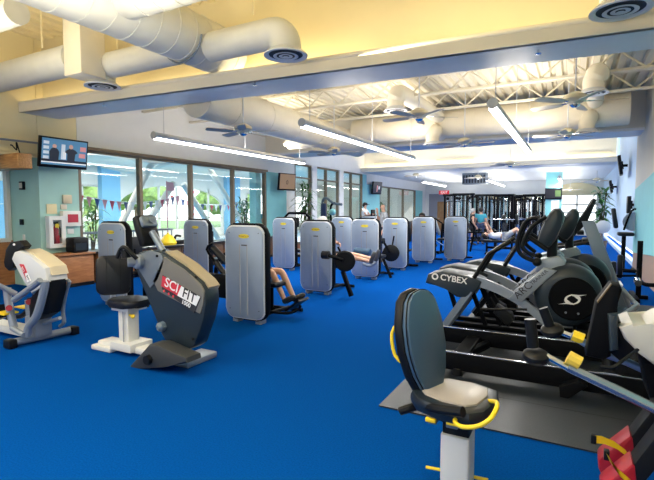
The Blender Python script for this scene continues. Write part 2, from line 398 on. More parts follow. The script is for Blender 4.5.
struct('wall_pool_end', MB().box((-21, 35.8, -.1), (-9.8, 36, 3.75)), PWHITE)
struct('wall_pool_near', MB().box((-21, -.1, -.1), (-9.9, 0, 3.75)), PBLUE)
for i, (p, q) in enumerate((((-13, 11.6, 3.7), (-13, 9.3, 0)), ((-13, 13.8, 3.7), (-13, 17.1, 0)), ((-13.2, 12.5, 2.6), (-13.2, 10.2, 0)), ((-13.2, 12.95, 2.6), (-13.2, 15.2, 0)))):
    struct('trim_%d' % (9+i), MB().cyl(p, q, .11, seg=10), PWHITE, 'white slanted steel brace in the pool hall')
for i in range(3):
    y = 6.2+i*3.4
    solo('wavy_band', MB().tube([(-18, y, 3.5), (-16, y+.4, 3.15), (-13.5, y-.2, 3.4), (-11, y+.3, 3.05), (-10.2, y, 3.2)], .09, 6, 6), PWHITE, ('first', 'second', 'third')[i]+' wavy white baffle from the near end under the pool hall ceiling', 'band')  # white tubes bent into waves below the pool ceiling
# outside
struct('ground_lawn', MB().box((-70, -20, -.35), (-20.2, 60, -.25)), LAWN, 'sunlit lawn outside the pool hall')
struct('ground_yard', MB().box((-20, 33.3, -.35), (20, 70, -.25)), TILE)

struct('trim_13', MB().box((-10.1, 13.02, -.02), (-9.82, 13.3, 3.7)), TEALB, 'aqua pier just outside the last pool window pane')
# ================================================================== ceiling services
# lamps
def tube_lamp(x, y0, y1, z, label, r=.065):
    t = thing('pendant_tube_lamp', (x, (y0+y1)/2, z), label, 'lamp', 'white tube lamps hung along the room')
    h = MB(); h.tube([(x, y0+.002, z), (x, y1, z)], r, 16)
    part('housing', h, TUBEG, t)
    part('lens', MB().box((x-.052, y0+.03, z-r-.012), (x+.052, y1-.03, z-r*.55), .01), TUBE_ON, t)
    part('end_cap', MB().cyl((x, y0-.012, z), (x, y0+.01, z), r+.006, seg=20), TUBEG, t)
    top = 4.45 if y0 < 13 else 3.5
    for yy in (y0+.25, (y0+y1)/2, y1-.25):
        part('hanger_cable', MB().cyl((x, yy, z+r), (x, yy, top), .006, seg=6), TUBEG, t)
tube_lamp(-7.0, 6.15, 11.6, 3.0, 'long lit tube lamp nearest the left windows in the middle bay')
tube_lamp(-3.9, 6.4, 12.2, 3.0, 'long lit tube lamp over the front row of silver weight towers')
tube_lamp(-1.0, 6.45, 11.9, 3.0, 'long lit tube lamp over the row of cross trainers')
tube_lamp(-6.8, 22.8, 27.5, 3.05, 'far tube lamp towards the exit sign')
tube_lamp(-3.7, 22.8, 28.7, 3.05, 'far tube lamp over the weight racks')
tube_lamp(-.65, 22.8, 26.0, 3.05, 'far tube lamp towards the arched window')
for i, (y, l) in enumerate(((5.45, 'warm cove lamp hidden behind the near cross beam lip'), (21.68, 'warm cove lamp hidden behind the far cross beam lip'))):
    solo('cove_lamp', MB().prism([(-9.5, y-.03), (1.3, y-.03+(.83 if i == 0 else 0)), (1.3, y+.03+(.83 if i == 0 else 0)), (-9.5, y+.03)], 3.565, 3.60, 'xy'), COVE_ON, l, 'lamp')

# joists of the middle bay
k = 0
for y, l in ((8.1, 'nearest'), (9.7, 'second'), (11.3, 'third')):
    m = MB(); zt, zb = 4.43, 4.02
    m.box((-9.58, y-.05, zt-.04), (1.38, y+.05, zt)); m.box((-9.58, y-.045, zb), (1.38, y+.045, zb+.045))
    x = -9.5; up = 0
    while x < 1.1:
        m.cyl((x, y, zb+.03 if up else zt-.03), (x+.42, y, zt-.03 if up else zb+.03), .018, seg=6); x += .42; up ^= 1
    solo('roof_truss', m, DECK, l+' cream open-web roof truss behind the near cross beam', 'truss')

# ducts
def ribs(mb, p0, p1, r, step=.35):
    p0 = Vector(p0); p1 = Vector(p1); n = int((p1-p0).length/step)
    for i in range(n+1):
        c = p0.lerp(p1, (i+.5)/(n+1)); d = (p1-p0).normalized()*.008
        mb.cyl(c-d, c+d, r+.010, seg=28)
t = thing('round_duct', (-4.97, 3, 4.07), 'big grey spiral duct running along the near bay ceiling', 'duct')
m = MB().cyl((-4.97, -2.5, 4.07), (-4.97, 5.93, 4.07), .36, seg=32); part('pipe', m, DUCTG, t)
m = MB(); ribs(m, (-4.97, -2.5, 4.07), (-4.97, 5.9, 4.07), .358, .3); part('seam', m, DUCTG, t)
m = MB().tube([(-4.97+.385*math.cos(a), 4.9, 4.07+.385*math.sin(a)) for a in [PI*1.95-PI*1.0*k/10 for k in range(11)]]+[(-4.45, 4.85, 5.0)], .014, 6); part('hanger_strap', m, GREYP, t)
t = thing('branch_duct', (-3.5, 3.75, 4.25), 'grey spiral duct crossing above the big near duct at top of frame', 'duct')
part('pipe', MB().cyl((-4.66, 3.75, 4.07), (1.2, 3.75, 4.07), .25, seg=28), DUCTG, t)
m = MB(); ribs(m, (-4.5, 3.75, 4.07), (1.2, 3.75, 4.07), .25, .28); part('seam', m, DUCTG, t)
def diffuser(t, c, r, m=None):
    x, y, z = c
    part('diffuser_cone', MB().lathe([(r*.62, .10), (r*.72, .08), (r*1.0, .015), (r, 0), (r*.86, .0), (r*.6, .05), (r*.5, .05)], c, seg=28), m or DIFF, t)
    part('diffuser_vent', MB().lathe([(r*.85, .004), (r*.6, .045), (0, .05)], c, seg=28), DARKV, t)
    for q in (.58, .32): part('diffuser_ring', MB().lathe([(r*q, -.004), (r*(q-.1), .008), (r*(q-.16), .0), (r*(q-.1), -.008), (r*q, -.004)], c, seg=24), DIFF, t)
    part('diffuser_core', MB().lathe([(r*.14, -.012), (0, -.014)], (x, y, z), seg=16), DIFF, t)
def elbow(mb, x0, x1, y, z, zd, r, s=1):
    pts = [(x0, y, z)]+[(x1-s*r*1.0+s*r*1.0*math.sin(a), y, z-r*1.0+r*1.0*math.cos(a)) for a in [PI/2*k/6 for k in range(7)]]+[(x1, y, zd)]
    mb.tube(pts, r, 24)
t = thing('branch_duct', (-3.66, 5.2, 3.7), 'grey side duct with round diffuser right of the big near duct', 'duct')
m = MB(); elbow(m, -4.66, -3.38, 5.15, 3.92, 3.68, .20); part('pipe', m, DUCTG, t); diffuser(t, (-3.38, 5.15, 3.60), .285)
t = thing('branch_duct', (-7.1, 5.2, 3.7), 'grey side duct with round diffuser left of the big near duct', 'duct')
m = MB(); elbow(m, -5.28, -6.98, 5.1, 3.96, 3.72, .20, -1); part('pipe', m, DUCTG, t); diffuser(t, (-6.98, 5.1, 3.64), .285)
t = thing('branch_duct', (-8.5, 4.7, 3.9), 'cream duct with a square drop box at the upper left', 'duct')
part('pipe', MB().cyl((-9.58, 4.75, 4.02), (-7.15, 4.75, 4.02), .24, seg=28), DUCTG, t)
bx = WY(79, 60, 4.5)
part('drop_box', MB().box((-7.15, 4.55, 3.70), (-6.72, 4.98, 4.95), .02), DUCTC, t)
t = thing('ceiling_diffuser', (.36, 5.15, 3.6), 'large round white diffuser at the top right of the near bay', 'diffuser')
part('pipe', MB().cyl((.34, 5.58, 3.68), (.34, 5.58, 5.0), .19, seg=24), DUCTG, t); diffuser(t, (.34, 5.58, 3.59), .28)
t = thing('duct_stub', (-6.6, 3.6, 4.3), 'short grey duct stub at the top left corner', 'duct')
part('pipe', MB().tube([(-9.58, 3.6, 4.24), (-6.62, 3.6, 4.24)], .17, 20), DUCTG, t)
for i, (u, v, Y) in enumerate(((42, 40, 4.6), (253, 15, 5.1), (117, 50, 5.2))):
    x, y, z = WY(u, v, Y); zb = 4.25 if i == 0 else 4.2
    solo('hanger_rod', MB().cyl((x, y, zb), (x, y, 5.0), .014, seg=8), CREAM, ('hanger rod over the upper left duct', 'hanger rod over the right side duct', 'hanger rod over the left side duct')[i], 'rod')
for x in (-4.35, -3.3, -2.0):
    solo('roof_purlin', MB().box((x-.05, 3.2, 4.90), (x+.05, 5.9, 4.99)), CREAM, 'slim cream purlin under the near bay deck', 'purlin', 'slim cream purlins under the near bay deck')
# middle bay ducts
t = thing('round_duct', (-6.05, 9.5, 3.5), 'thick cream duct running along the middle bay over the left tube lamp', 'duct')
part('pipe', MB().cyl((-6.05, 6.30, 3.62), (-6.05, 13.28, 3.62), .36, seg=32), DUCTC, t)
m = MB(); ribs(m, (-6.05, 6.6, 3.62), (-6.05, 13.2, 3.62), .358, 1.1); part('seam', m, DUCTC, t)
t = thing('round_duct', (-2.5, 12.5, 3.9), 'thick cream duct crossing the middle bay before the beige header', 'duct')
part('pipe', MB().cyl((-5.72, 12.4, 3.86), (1.0, 12.4, 3.86), .36, seg=32), DUCTC, t)
m = MB(); ribs(m, (-5.6, 12.4, 3.86), (1.0, 12.4, 3.86), .358, 1.6); part('seam', m, DUCTC, t)
def drop(c, r, tail, label, cat='diffuser', m=DUCTC):
    x, y, z = c
    t = thing('ceiling_diffuser', c, label, cat)
    if tail: part('pipe', MB().tube([(x, y, z+.06), (x, y, z+.22), (x+.06, y+.06, z+.36), (x+tail[0]*.35, y+tail[1]*.35, z+.42), (x+tail[0], y+tail[1], z+.40)], .17*r/.24, 20, 4), m, t)
    else: part('pipe', MB().cyl((x, y, z+.06), (x, y, z+.62), .17*r/.24, seg=20), m, t)
    diffuser(t, c, r)
drop((-3.3, 9.1, 3.62), .24, (.1, 2.95), 'round diffuser on a cream elbow beside the second ceiling fan')
drop((.22, 9.4, 3.62), .24, (.1, 2.55), 'round diffuser hanging at the right of the middle bay')
drop((.18, 12.05, 3.34), .24, (.0, 1.2), 'smaller looking diffuser below and behind the right one')
drop((-3.3, 11.9, 3.28), .24, (.0, .9), 'round diffuser hanging just before the beige header')
t = thing('air_diffuser_box', (-6.8, 10.5, 3.3), 'cream rounded air box above the left tube lamp', 'diffuser')
x, y, z = WY(300, 143, 10.6)
part('box_body', MB().tube([(x-.5, y, z), (x-.35, y, z+.02), (x+.35, y, z), (x+.5, y, z-.02)], [.06, .16, .16, .06], 16, 3), DUCTC, t)
part('pipe', MB().cyl((x, y, z+.1), (x+.35, y, z+.4), .12, seg=14), DUCTC, t)
t = thing('ceiling_vent_box', (-6, 24.5, 3.1), 'grey louvred vent box under the far ceiling', 'vent')
x, y, z = WY(474, 179, 24.5)
part('box_body', MB().box((x-.6, y, z-.25), (x+.6, y+.6, 3.5)), GREYP, t)
m = MB()
for i in range(8): m.box((x-.55+i*.145, y-.02, z-.2), (x-.47+i*.145, y, z+.2))
part('louvre', m, DARKV, t)

# ceiling fans
def make_fan(loc, rz, rod, label):
    x, y, z = 0, 0, 0
    t = thing('ceiling_fan', (0, 0, 0), label, 'fan', 'five-bladed ceiling fans')
    part('rod', MB().cyl((0, 0, .1), (0, 0, rod), .012, seg=8), DIFF, t)
    part('motor_housing', MB().lathe([(0, .16), (.06, .155), (.16, .10), (.17, .05), (.12, 0), (0, -.01)], (0, 0, 0), seg=24), BRASS, t)
    part('hub', MB().lathe([(.07, 0), (.075, -.04), (.04, -.07), (0, -.075)], (0, 0, 0), seg=16), CHROME, t)
    for k in range(5):
        a = 2*PI*k/5
        M = Matrix.Rotation(a, 4, 'Z') @ Matrix.Rotation(.2, 4, 'X')
        b = MB().prism([(.2, -.05), (.32, -.07), (.66, -.075), (.70, -.04), (.70, .04), (.66, .075), (.32, .07), (.2, .05)], .0, .012, 'xy', 0, M)
        o = part('blade', b, BLADE, t)
        part('bracket', MB().box((.08, -.02, .005), (.26, .02, .02), 0, M), CHROME, o)
    t.location = loc; t.rotation_euler = (0, 0, rz); return t
f0 = make_fan((-5.6, 7.05, 3.08), .3, 1.33, 'ceiling fan left of the thick cream duct near the window wall')
for loc, rz, l in (((-2.5, 8.1, 3.25), .55, 'ceiling fan beside the cream elbow diffuser'), ((-.05, 8.0, 3.22), .15, 'ceiling fan at the right beside the hanging diffuser'),
                   ((-2.45, 11.7, 3.22), .0, 'ceiling fan in front of the second cross beam'), ((-5.55, 10.7, 3.08), .2, 'ceiling fan behind the front end of the middle tube lamp'),
                   ((-.2, 11.6, 3.25), .8, 'ceiling fan low beside the right tube lamp'),):
    dup(f0, loc, rz, l)
for (u, v, Y), l in (((510, 165, 17), 'ceiling fan in the tall bay over the weight racks'), ((478, 178, 23.5), 'ceiling fan under the far ceiling over the bench'), ((597, 181, 26), 'ceiling fan under the far ceiling by the arched window'),
                     ((570, 190, 30), 'ceiling fan furthest away before the arch'), ((416, 176, 23.5), 'ceiling fan under the far ceiling over the left towers')):
    p = WY(u, v, Y); f = dup(f0, p, .4, l)
    for ch in f.children:
        if ch.name.startswith('rod'): ch.scale = (1, 1, ((5.0 if Y < 21.5 else 3.5)-p[2])/1.33)
for u0, u1, v, Y, l in ((374, 408, 163.5, 21.85, 'left'), (436, 474, 160, 21.85, 'middle'), (566, 612, 154, 21.85, 'right')):
    a, b = WY(u0, v, Y), WY(u1, v, Y)
    t = thing('linear_diffuser', a, 'slim brown slot diffuser on the far cream cove wall, %s of the three' % l, 'diffuser')
    part('frame', MB().box((a[0], Y-.0, a[2]-.05), (b[0], Y+.045, a[2]+.05)), BEIGE, t); part('slot', MB().box((a[0]+.03, Y-.004, a[2]-.02), (b[0]-.03, Y+.01, a[2]+.02)), BRASS, t)
# sprinklers
for (u, v), l in (((255, 85), 'small sprinkler head under the near cross beam at the left'), ((538, 54), 'small sprinkler head under the near cross beam at the right'), ((104, 106), 'small sprinkler head under the beam near the television')):
    p = WZ(u, v, 3.45); t = thing('sprinkler_head', p, l, 'sprinkler')
    part('pipe', MB().cyl(p, (p[0], p[1], 3.5), .012, seg=8), CHROME, t)
    part('deflector', MB().lathe([(0, .012), (.035, 0), (0, -.004)], p, seg=12), CHROME, t)
# ================================================================== people
def skin_obj(name, m, chain, parent, sub=1):
    """chain: {key: (pos, radius, parent key)}; the first key is the root"""
    off = root_loc(parent); me = bpy.data.meshes.new(name); keys = list(chain)
    me.from_pydata([tuple(Vector(chain[k][0])-off) for k in keys], [(keys.index(chain[k][2]), i) for i, k in enumerate(keys) if chain[k][2]], [])
    bm = bmesh.new(); bm.from_mesh(me); L = bm.verts.layers.skin.verify(); bm.verts.ensure_lookup_table()
    for i, k in enumerate(keys):
        r = chain[k][1]; bm.verts[i][L].radius = (r, r) if not isinstance(r, tuple) else r
        bm.verts[i][L].use_root = (i == 0)
    bm.to_mesh(me); bm.free(); me.materials.append(m)
    o = bpy.data.objects.new(name, me); C.objects.link(o); o.parent = parent
    s = o.modifiers.new('skin', 'SKIN'); s.use_smooth_shade = True
    u = o.modifiers.new('sub', 'SUBSURF'); u.levels = sub; u.render_levels = sub
    return o
def person(t, J, shirt, legs, shoe, hair, bald=False, face=(1, 0, 0), cap=None, long_legs=True, sleeve=.55):
    V = {k: Vector(p) for k, p in J.items()}
    fc = Vector(face).normalized(); hd = V['head']; up = (hd-V['neck']).normalized(); sd = up.cross(fc).normalized()
    ch = {'pelvis': (V['pelvis'], .125, None), 'waist': ((V['pelvis']+V['chest'])/2, .12, 'pelvis'), 'chest': (V['chest'], .135, 'waist'),
          'neck': (V['neck'], .055, 'chest'), 'jaw': (hd-up*.07+fc*.02, .068, 'neck'), 'head': (hd, .088, 'jaw'), 'crown': (hd+up*.07-fc*.01, .066, 'head'),
          'nose': (hd+fc*.105-up*.015, .012, 'head')}
    for s, q in (('l', 1), ('r', -1)):
        ch['ear'+s] = (hd+sd*.092*q-up*.01, .014, 'head')
        sh, el, wr = V['sh'+s], V['el'+s], V['wr'+s]
        ch['sh'+s] = (sh, .058, 'chest'); ch['um'+s] = ((sh+el)/2, .050, 'sh'+s); ch['el'+s] = (el, .040, 'um'+s); ch['wr'+s] = (wr, .028, 'el'+s)
        d = V.get('hd'+s, (wr-el)).normalized(); side = d.cross(Vector((.2, .9, .3))).normalized(); nn = d.cross(side)
        ch['pm'+s] = (wr+d*.075, .026, 'wr'+s)
        for i in range(4):
            b = wr+d*.085+side*(.027*(1.5-i)*.8); ln = (.066, .078, .073, .058)[i]
            ch['f%da%s' % (i, s)] = (b+d*ln*.5+nn*.01, .009, 'pm'+s); ch['f%db%s' % (i, s)] = (b+d*ln*.85+nn*.035, .008, 'f%da%s' % (i, s))
        ch['ta'+s] = (wr+d*.045+side*.045+nn*.015, .011, 'wr'+s); ch['tb'+s] = (wr+d*.085+side*.055+nn*.025, .009, 'ta'+s)
        hp, kn, an, to = V['hip'+s], V['kn'+s], V['an'+s], V['to'+s]
        ch['hip'+s] = (hp, .085, 'pelvis'); ch['th'+s] = ((hp+kn)/2, .075, 'hip'+s); ch['kn'+s] = (kn, .055, 'th'+s)
        ch['cf'+s] = (kn.lerp(an, .35), .052, 'kn'+s); ch['an'+s] = (an, .036, 'cf'+s); ch['to'+s] = (to, .032, 'an'+s)
    skin_obj('body', SKIN, ch, t)
    S = {'w0': (V['pelvis']+Vector((0, 0, .03)), .15, None), 'w1': ((V['pelvis']+V['chest'])/2, .145, 'w0'), 'c': (V['chest'], .158, 'w1'), 'n': (V['chest'].lerp(V['neck'], .6), .085, 'c')}
    for s in 'lr':
        S['s'+s] = (V['sh'+s], .078, 'c'); S['e'+s] = (V['sh'+s].lerp(V['el'+s], sleeve), .066, 's'+s)
    skin_obj('shirt', shirt, S, t)
    S = {'p': (V['pelvis'], .152, None)}
    for s in 'lr':
        S['h'+s] = (V['hip'+s], .105, 'p')
        if long_legs:
            S['k'+s] = (V['kn'+s], .075, 'h'+s); S['a'+s] = (V['kn'+s].lerp(V['an'+s], .9), .058, 'k'+s)
        else: S['k'+s] = (V['hip'+s].lerp(V['kn'+s], .7), .092, 'h'+s)
    skin_obj('trousers' if long_legs else 'shorts', legs, S, t)
    for s in 'lr':
        an, to = V['an'+s], V['to'+s]; d = (to-an).normalized()
        skin_obj('shoe', shoe, {'a': (an-d*.04, .048, None), 'b': (an+d*.06, .050, 'a'), 'c': (an+d*.15, .046, 'b'), 'd': (an+d*.22, .034, 'c')}, t)
    for q in (1, -1): part('eye', MB().ell(hd+fc*.088+sd*.034*q+up*.012, (.012, .012, .009), seg=8), DARKL, t)
    if not bald:
        R = Matrix((fc, sd, up)).transposed().to_4x4()
        m = MB(); m.ell(hd+up*.03-fc*.022, (.112, .108, .105), R)
        for v in [v for v in m.bm.verts if (v.co-hd).dot(fc) > .055 and (v.co-hd).dot(up) < .06]: v.co -= fc*((v.co-hd).dot(fc)-.05)
        part('hair', m, hair, t)
    if cap is not None:
        m = MB().lathe([(.112, 0), (.11, .06), (.07, .11), (0, .12)], hd+up*.035, up, 18); m.box(hd+up*.035+Vector((.08, -.07, 0)), hd+up*.045+Vector((.2, .07, .01)))
        part('cap', m, cap, t)
def standing(x, y, h, ang, z0=0, **k):
    """ang: facing direction in the floor plane"""
    f = Vector((math.cos(ang), math.sin(ang), 0)); s = Vector((-f.y, f.x, 0)); o = Vector((x, y, z0)); q = h/1.75
    def P(a, b, c): return o+f*a*q+s*b*q+Vector((0, 0, c*q))
    J = dict(pelvis=P(0, 0, .95), chest=P(.01, 0, 1.30), neck=P(.01, 0, 1.49), head=P(.03, 0, 1.63))
    for n, g in (('l', 1), ('r', -1)):
        J.update({'sh'+n: P(0, .19*g, 1.42), 'el'+n: P(-.02, .25*g, 1.12), 'wr'+n: P(.12, .24*g, .90), 'hip'+n: P(0, .09*g, .92), 'kn'+n: P(.02, .10*g, .50), 'an'+n: P(-.03, .10*g, .09), 'to'+n: P(.13, .12*g, .045)})
    for kk, v in k.items(): J[kk] = P(*v)
    return J, f
def who(x, y, label, group=None): return thing('person', (x, y, 0), label, 'person', group)

# ================================================================== weight towers
def plan_box(x0, x1, z0, z1, r): return rrect(x0, x1, z0, z1, r, 6)
def make_tower():
    t = thing('weight_machine', (0, 0, 0), '', 'weight machine', 'silver-fronted weight towers in rows')
    part('rear_shell', MB().prism(rrect(-.352, .358, .05, 1.415, .15, 6), -.012, .10, 'xz', .035), BLACKM, t)
    part('front_rim', MB().prism(rrect(-.344, .342, .066, 1.388, .138, 6), -.022, .01, 'xz', .012), RIM, t)
    p = part('front_panel', MB().prism(rrect(-.328, .324, .08, 1.368, .128, 6), -.032, -.01, 'xz', .008), TOWER, t)
    part('panel_groove', MB().box((-.085, -.034, .12), (-.068, -.03, 1.12)).box((.045, -.034, .12), (.062, -.03, 1.12)), GROOVE, p)
    part('panel_text', MB().box((-.045, -.0345, 1.10), (.055, -.031, 1.118)), DARKL, p)
    l = part('maker_label', MB().prism([(.0+.095*math.cos(a), 1.235+.030*math.sin(a)) for a in [2*PI*k/20 for k in range(20)]], -.036, -.03), YLABEL, t)
    part('lettering', MB().text('TECHNOGYM', .03, Mface((0, -.0365, 1.235), (1, 0, 0), (0, 0, 1)), .0005), DARKL, l)
    for x in (-.2, .2): part('foot', MB().box((x-.05, .01, 0), (x+.05, .14, .06), .01), SILVER, t)
    for x, z in ((-.26, 1.28), (.25, 1.28), (-.26, .2), (.25, .2)): part('screw', MB().cyl((x, -.036, z), (x, -.03, z), .008, seg=8), DARKL, t)
    # seat frame standing behind the stack housing
    fr = MB().tube([(.1, .09, .08), (.1, .95, .06)], .03, 8).tube([(-.35, .95, .04), (.35, .95, .04)], .03, 8).tube([(0, .62, .06), (0, .62, .45)], .035, 8).tube([(-.2, .62, .4), (-.25, .62, .9)], .03, 8).tube([(.1, .62, .08), (0, .62, .1)], .03, 8)
    part('seat_frame', fr, BLACKM, t)
    part('seat', MB().box((-.18, .42, .45), (.22, .82, .52), .03), VINYL, t)
    part('backrest', MB().box((-.31, .44, .55), (-.23, .80, 1.12), .03), VINYL, t)
    return t
T = make_tower()
spots = [
 (-4.02, 5.12, 'nearest silver weight tower, with bare legs showing at its right side'),
 (-4.26, 7.56, 'second silver tower of the front row, with a black lever and disc on its right'),
 (-4.20, 9.72, 'third silver tower of the front row, behind the raised feet'),
 (-4.16, 11.62, 'fourth silver tower of the front row, in front of the bald man'),
 (-3.97, 13.6, 'fifth silver tower of the front row, dark pad at its left'),
 (-3.24, 14.6, 'sixth silver tower, standing alone left of the cross trainers'),
 (-6.68, 5.0, 'silver tower half hidden behind the stationary arm cycle and its seat'),
 (-7.05, 7.3, 'silver tower right of the dark arm cycle console, in the window row'),
 (-6.75, 10.2, 'window row silver tower just right of the nearest one'),
 (-6.15, 12.45, 'window row silver tower half hidden behind the second front one'),
 (-6.05, 14.4, 'window row silver tower barely showing above the third front one'),
]
towers = []
for i, (x, y, l) in enumerate(spots):
    o = T if i == 0 else dup(T)
    o.location = (x-.035, y, 0); o['label'] = l; towers.append(o)
def add(t, name, mb, m, label=None):            # extra part given in world coordinates
    return part(name, mb, m, t, label)
def wp(u, v, Y): return Vector(WY(u, v, Y))
# nearest tower: padded arms at the left, foot lever at the right
a = add(towers[0], 'arm_lever', MB().tube([(-5.05, 5.6, .45), (-5.0, 5.6, .75), (-4.75, 5.6, .95), (-4.5, 5.6, .98)], .03, 8, 4).tube([(-5.0, 5.55, .78), (-5.12, 5.5, .98), (-5.0, 5.5, 1.08)], .022, 8, 3), BLACKM)
part('arm_pad', MB().tube([wp(213, 248, 5.5), wp(226, 262, 5.5)], .055, 12).tube([wp(216, 262, 5.5), wp(226, 276, 5.5)], .045, 12), VINYL, a)
add(towers[0], 'weight_arm', MB().box((-5.1, 5.35, .25), (-4.45, 5.5, .62), .05), BLACKM)
add(towers[0], 'roller', MB().cyl((-4.62, 5.5, .14), (-4.40, 5.5, .14), .09, seg=16), VINYL)
b = add(towers[0], 'foot_lever', MB().tube([(-3.9, 5.5, .10), (-3.66, 5.6, .09), (-3.55, 5.7, .14), (-3.52, 5.72, .2)], .022, 8, 4), BLACKM)
part('foot_plate', MB().prism([(-3.74, .12), (-3.72, .10), (-3.48, .27), (-3.50, .30)], 5.62, 5.9), BLACK, b)
def lever_disc(t, Y, bar, disc, r, stick=None, strut=None):
    q = wp(*disc, Y); p = wp(*bar, Y-.12)
    d = add(t, 'lever_disc', MB().lathe([(0, -.05), (r*.8, -.05), (r, -.02), (r, .03), (r*.85, .05), (0, .05)], q, (.25, -1, 0), 24), BLACK)
    part('counter_arm', MB().tube([p+Vector((.03, 0, 0)), q+Vector((0, -.08, .02))], .032, 10), BLACKM, d)
    part('roller_end', MB().cyl(p-Vector((.07, 0, 0)), p+Vector((.06, 0, 0)), .075, seg=18), VINYL, d)
    if stick: part('handle', MB().tube([q, wp(*stick, Y)], .02, 8), BLACKM, d)
    if strut: add(t, 'strut', MB().box((-.03, -.04, -.24), (.03, .04, .24), .006, Matrix.Translation((wp(*strut[0], Y)+wp(*strut[1], Y))/2) @ rot_to(wp(*strut[0], Y)-wp(*strut[1], Y))), BLACKM)
lever_disc(towers[1], 7.4, (326, 255), (345, 261), .19, (338, 247), ((343, 272), (351, 295)))
lever_disc(towers[3], 11.3, (382, 241), (391, 253), .22, (394, 236), None)
add(towers[2], 'strut', MB().tube([wp(383, 258, 9.7), wp(391, 278, 9.7)], .035, 8), BLACKM)
add(towers[2], 'leg_pad', MB().tube([wp(355, 251, 9.2), wp(370, 253, 9.2)], .085, 16), PADB)
add(towers[2], 'footrest', MB().tube([wp(363, 264, 9.4), wp(371, 266, 9.4), wp(377, 261, 9.4)], .035, 8, 3), SILVER)
add(towers[4], 'side_pad', MB().box((-4.55, 13.4, .62), (-4.42, 13.75, 1.25), .03), VINYL)
add(towers[5], 'side_arm', MB().tube([(-2.86, 14.8, .3), (-2.75, 14.8, 1.0), (-2.9, 14.85, 1.25)], .03, 8, 3), BLACKM)

t = who(-4.5, 5.85, 'bare legged person in dark shoes seated behind the nearest weight tower')
person(t, dict(pelvis=(-4.42, 5.80, .60), chest=(-4.48, 5.80, .96), neck=(-4.47, 5.80, 1.12), head=(-4.44, 5.80, 1.24), shl=(-4.47, 5.98, 1.06), shr=(-4.47, 5.62, 1.06), ell=(-4.52, 6.08, .84), elr=(-4.52, 5.58, .84), wrl=(-4.36, 6.0, .66), wrr=(-4.36, 5.62, .66),
     hipl=(-4.36, 5.89, .60), hipr=(-4.36, 5.71, .60), knl=(-3.95, 5.86, .67), knr=(-4.03, 5.72, .67), anl=(-3.70, 5.84, .25), anr=(-3.78, 5.70, .24), tol=(-3.52, 5.83, .34), tor=(-3.60, 5.69, .32)), GSHIRT, NAVY, SHOE, GHAIR, long_legs=False)
t = who(-4.45, 8.15, 'person with raised feet in striped dark shoes on the second tower machine')
person(t, dict(pelvis=(-4.50, 8.15, .66), chest=(-4.58, 8.15, 1.08), neck=(-4.55, 8.15, 1.23), head=(-4.50, 8.15, 1.355), shl=(-4.57, 8.34, 1.20), shr=(-4.57, 7.97, 1.20), ell=(-4.35, 8.42, .95), elr=(-4.22, 7.95, .80), wrl=(-4.2, 8.3, .92), wrr=(-4.12, 8.0, .93),
     hdr=Vector((-.1, 0, 1)), hipl=(-4.42, 8.24, .66), hipr=(-4.42, 8.06, .66), knl=(-3.90, 8.25, .72), knr=(-3.90, 8.05, .70), anl=(-3.36, 8.25, .64), anr=(-3.38, 8.05, .62), tol=(-3.30, 8.25, .84), tor=(-3.30, 8.05, .82)), BSHIRT, BSHIRT, mat('mid grey shoe', (.07, .075, .09), .6), GHAIR, bald=False, long_legs=False)
J, f = standing(-5.12, 13.2, 1.82, PI*1.18, elr=(.14, -.27, 1.20), wrr=(.17, -.12, 1.46), hdr=(-.2, .3, 1)); J['hdr'] = Vector((-.2, 0, 1))
person(who(-5.17, 13.3, 'bald man in a grey shirt raising a hand to his face'), J, GSHIRT, NAVY, SHOE, GHAIR, bald=True, face=f)
J, f = standing(-8.75, 20, 1.66, 0, .26, ell=(.2, .24, 1.15), elr=(.2, -.24, 1.15), wrl=(.42, .15, 1.2), wrr=(.42, -.15, 1.2)); J['hdl'] = Vector((1, 0, 0)); J['hdr'] = Vector((1, 0, 0))
person(who(-8.75, 20, 'person in white shirt and black cap before the aqua window pier'), J, WSHIRT, NAVY, SHOE, DHAIR, face=f, cap=BSHIRT)
t = thing('step_machine', (-8.6, 20, 0), 'black stepping machine under the person in the black cap', 'exercise machine')
part('base', MB().box((-9.1, 19.7, 0), (-8.1, 20.3, .14), .02), BLACK, t); part('step', MB().box((-8.95, 19.75, .14), (-8.55, 20.25, .25), .02), BLACK, t)
part('upright', MB().tube([(-8.2, 20, .1), (-8.15, 20, 1.0), (-8.3, 20, 1.4)], .04, 8, 3), BLACKM, t); part('console', MB().box((-8.36, 19.8, 1.35), (-8.28, 20.2, 1.62), .02), BLACK, t)
J, f = standing(-4.47, 15.0, 1.49, -PI/2)
person(who(-4.47, 15.0, 'person of whom only the dark hair shows above the fifth front tower'), J, NAVY, NAVY, SHOE, DHAIR, face=f)
J, f = standing(-3.80, 22, 1.70, PI/2)
person(who(-3.8, 22, 'person in a teal shirt standing by the far weight machines'), J, TSHIRT, NAVY, SHOE, DHAIR, face=f)
J, f = standing(-4.1, 21.6, 1.66, .4, ell=(.05, .26, 1.15))
person(who(-4.1, 21.6, 'person in black with bare arms beside the one in teal'), J, BSHIRT, BSHIRT, SHOE, GHAIR, face=f, long_legs=False, sleeve=.2)
J, f = standing(-12.4, 16.6, 1.75, 0); x, y, _ = WX(258, 208, -11.2); J, f = standing(x, y, 1.72, PI/2)
person(who(x, y, 'person in teal standing in the pool hall behind the last window pane'), J, TSHIRT, TSHIRT, SHOEW, DHAIR, face=f)
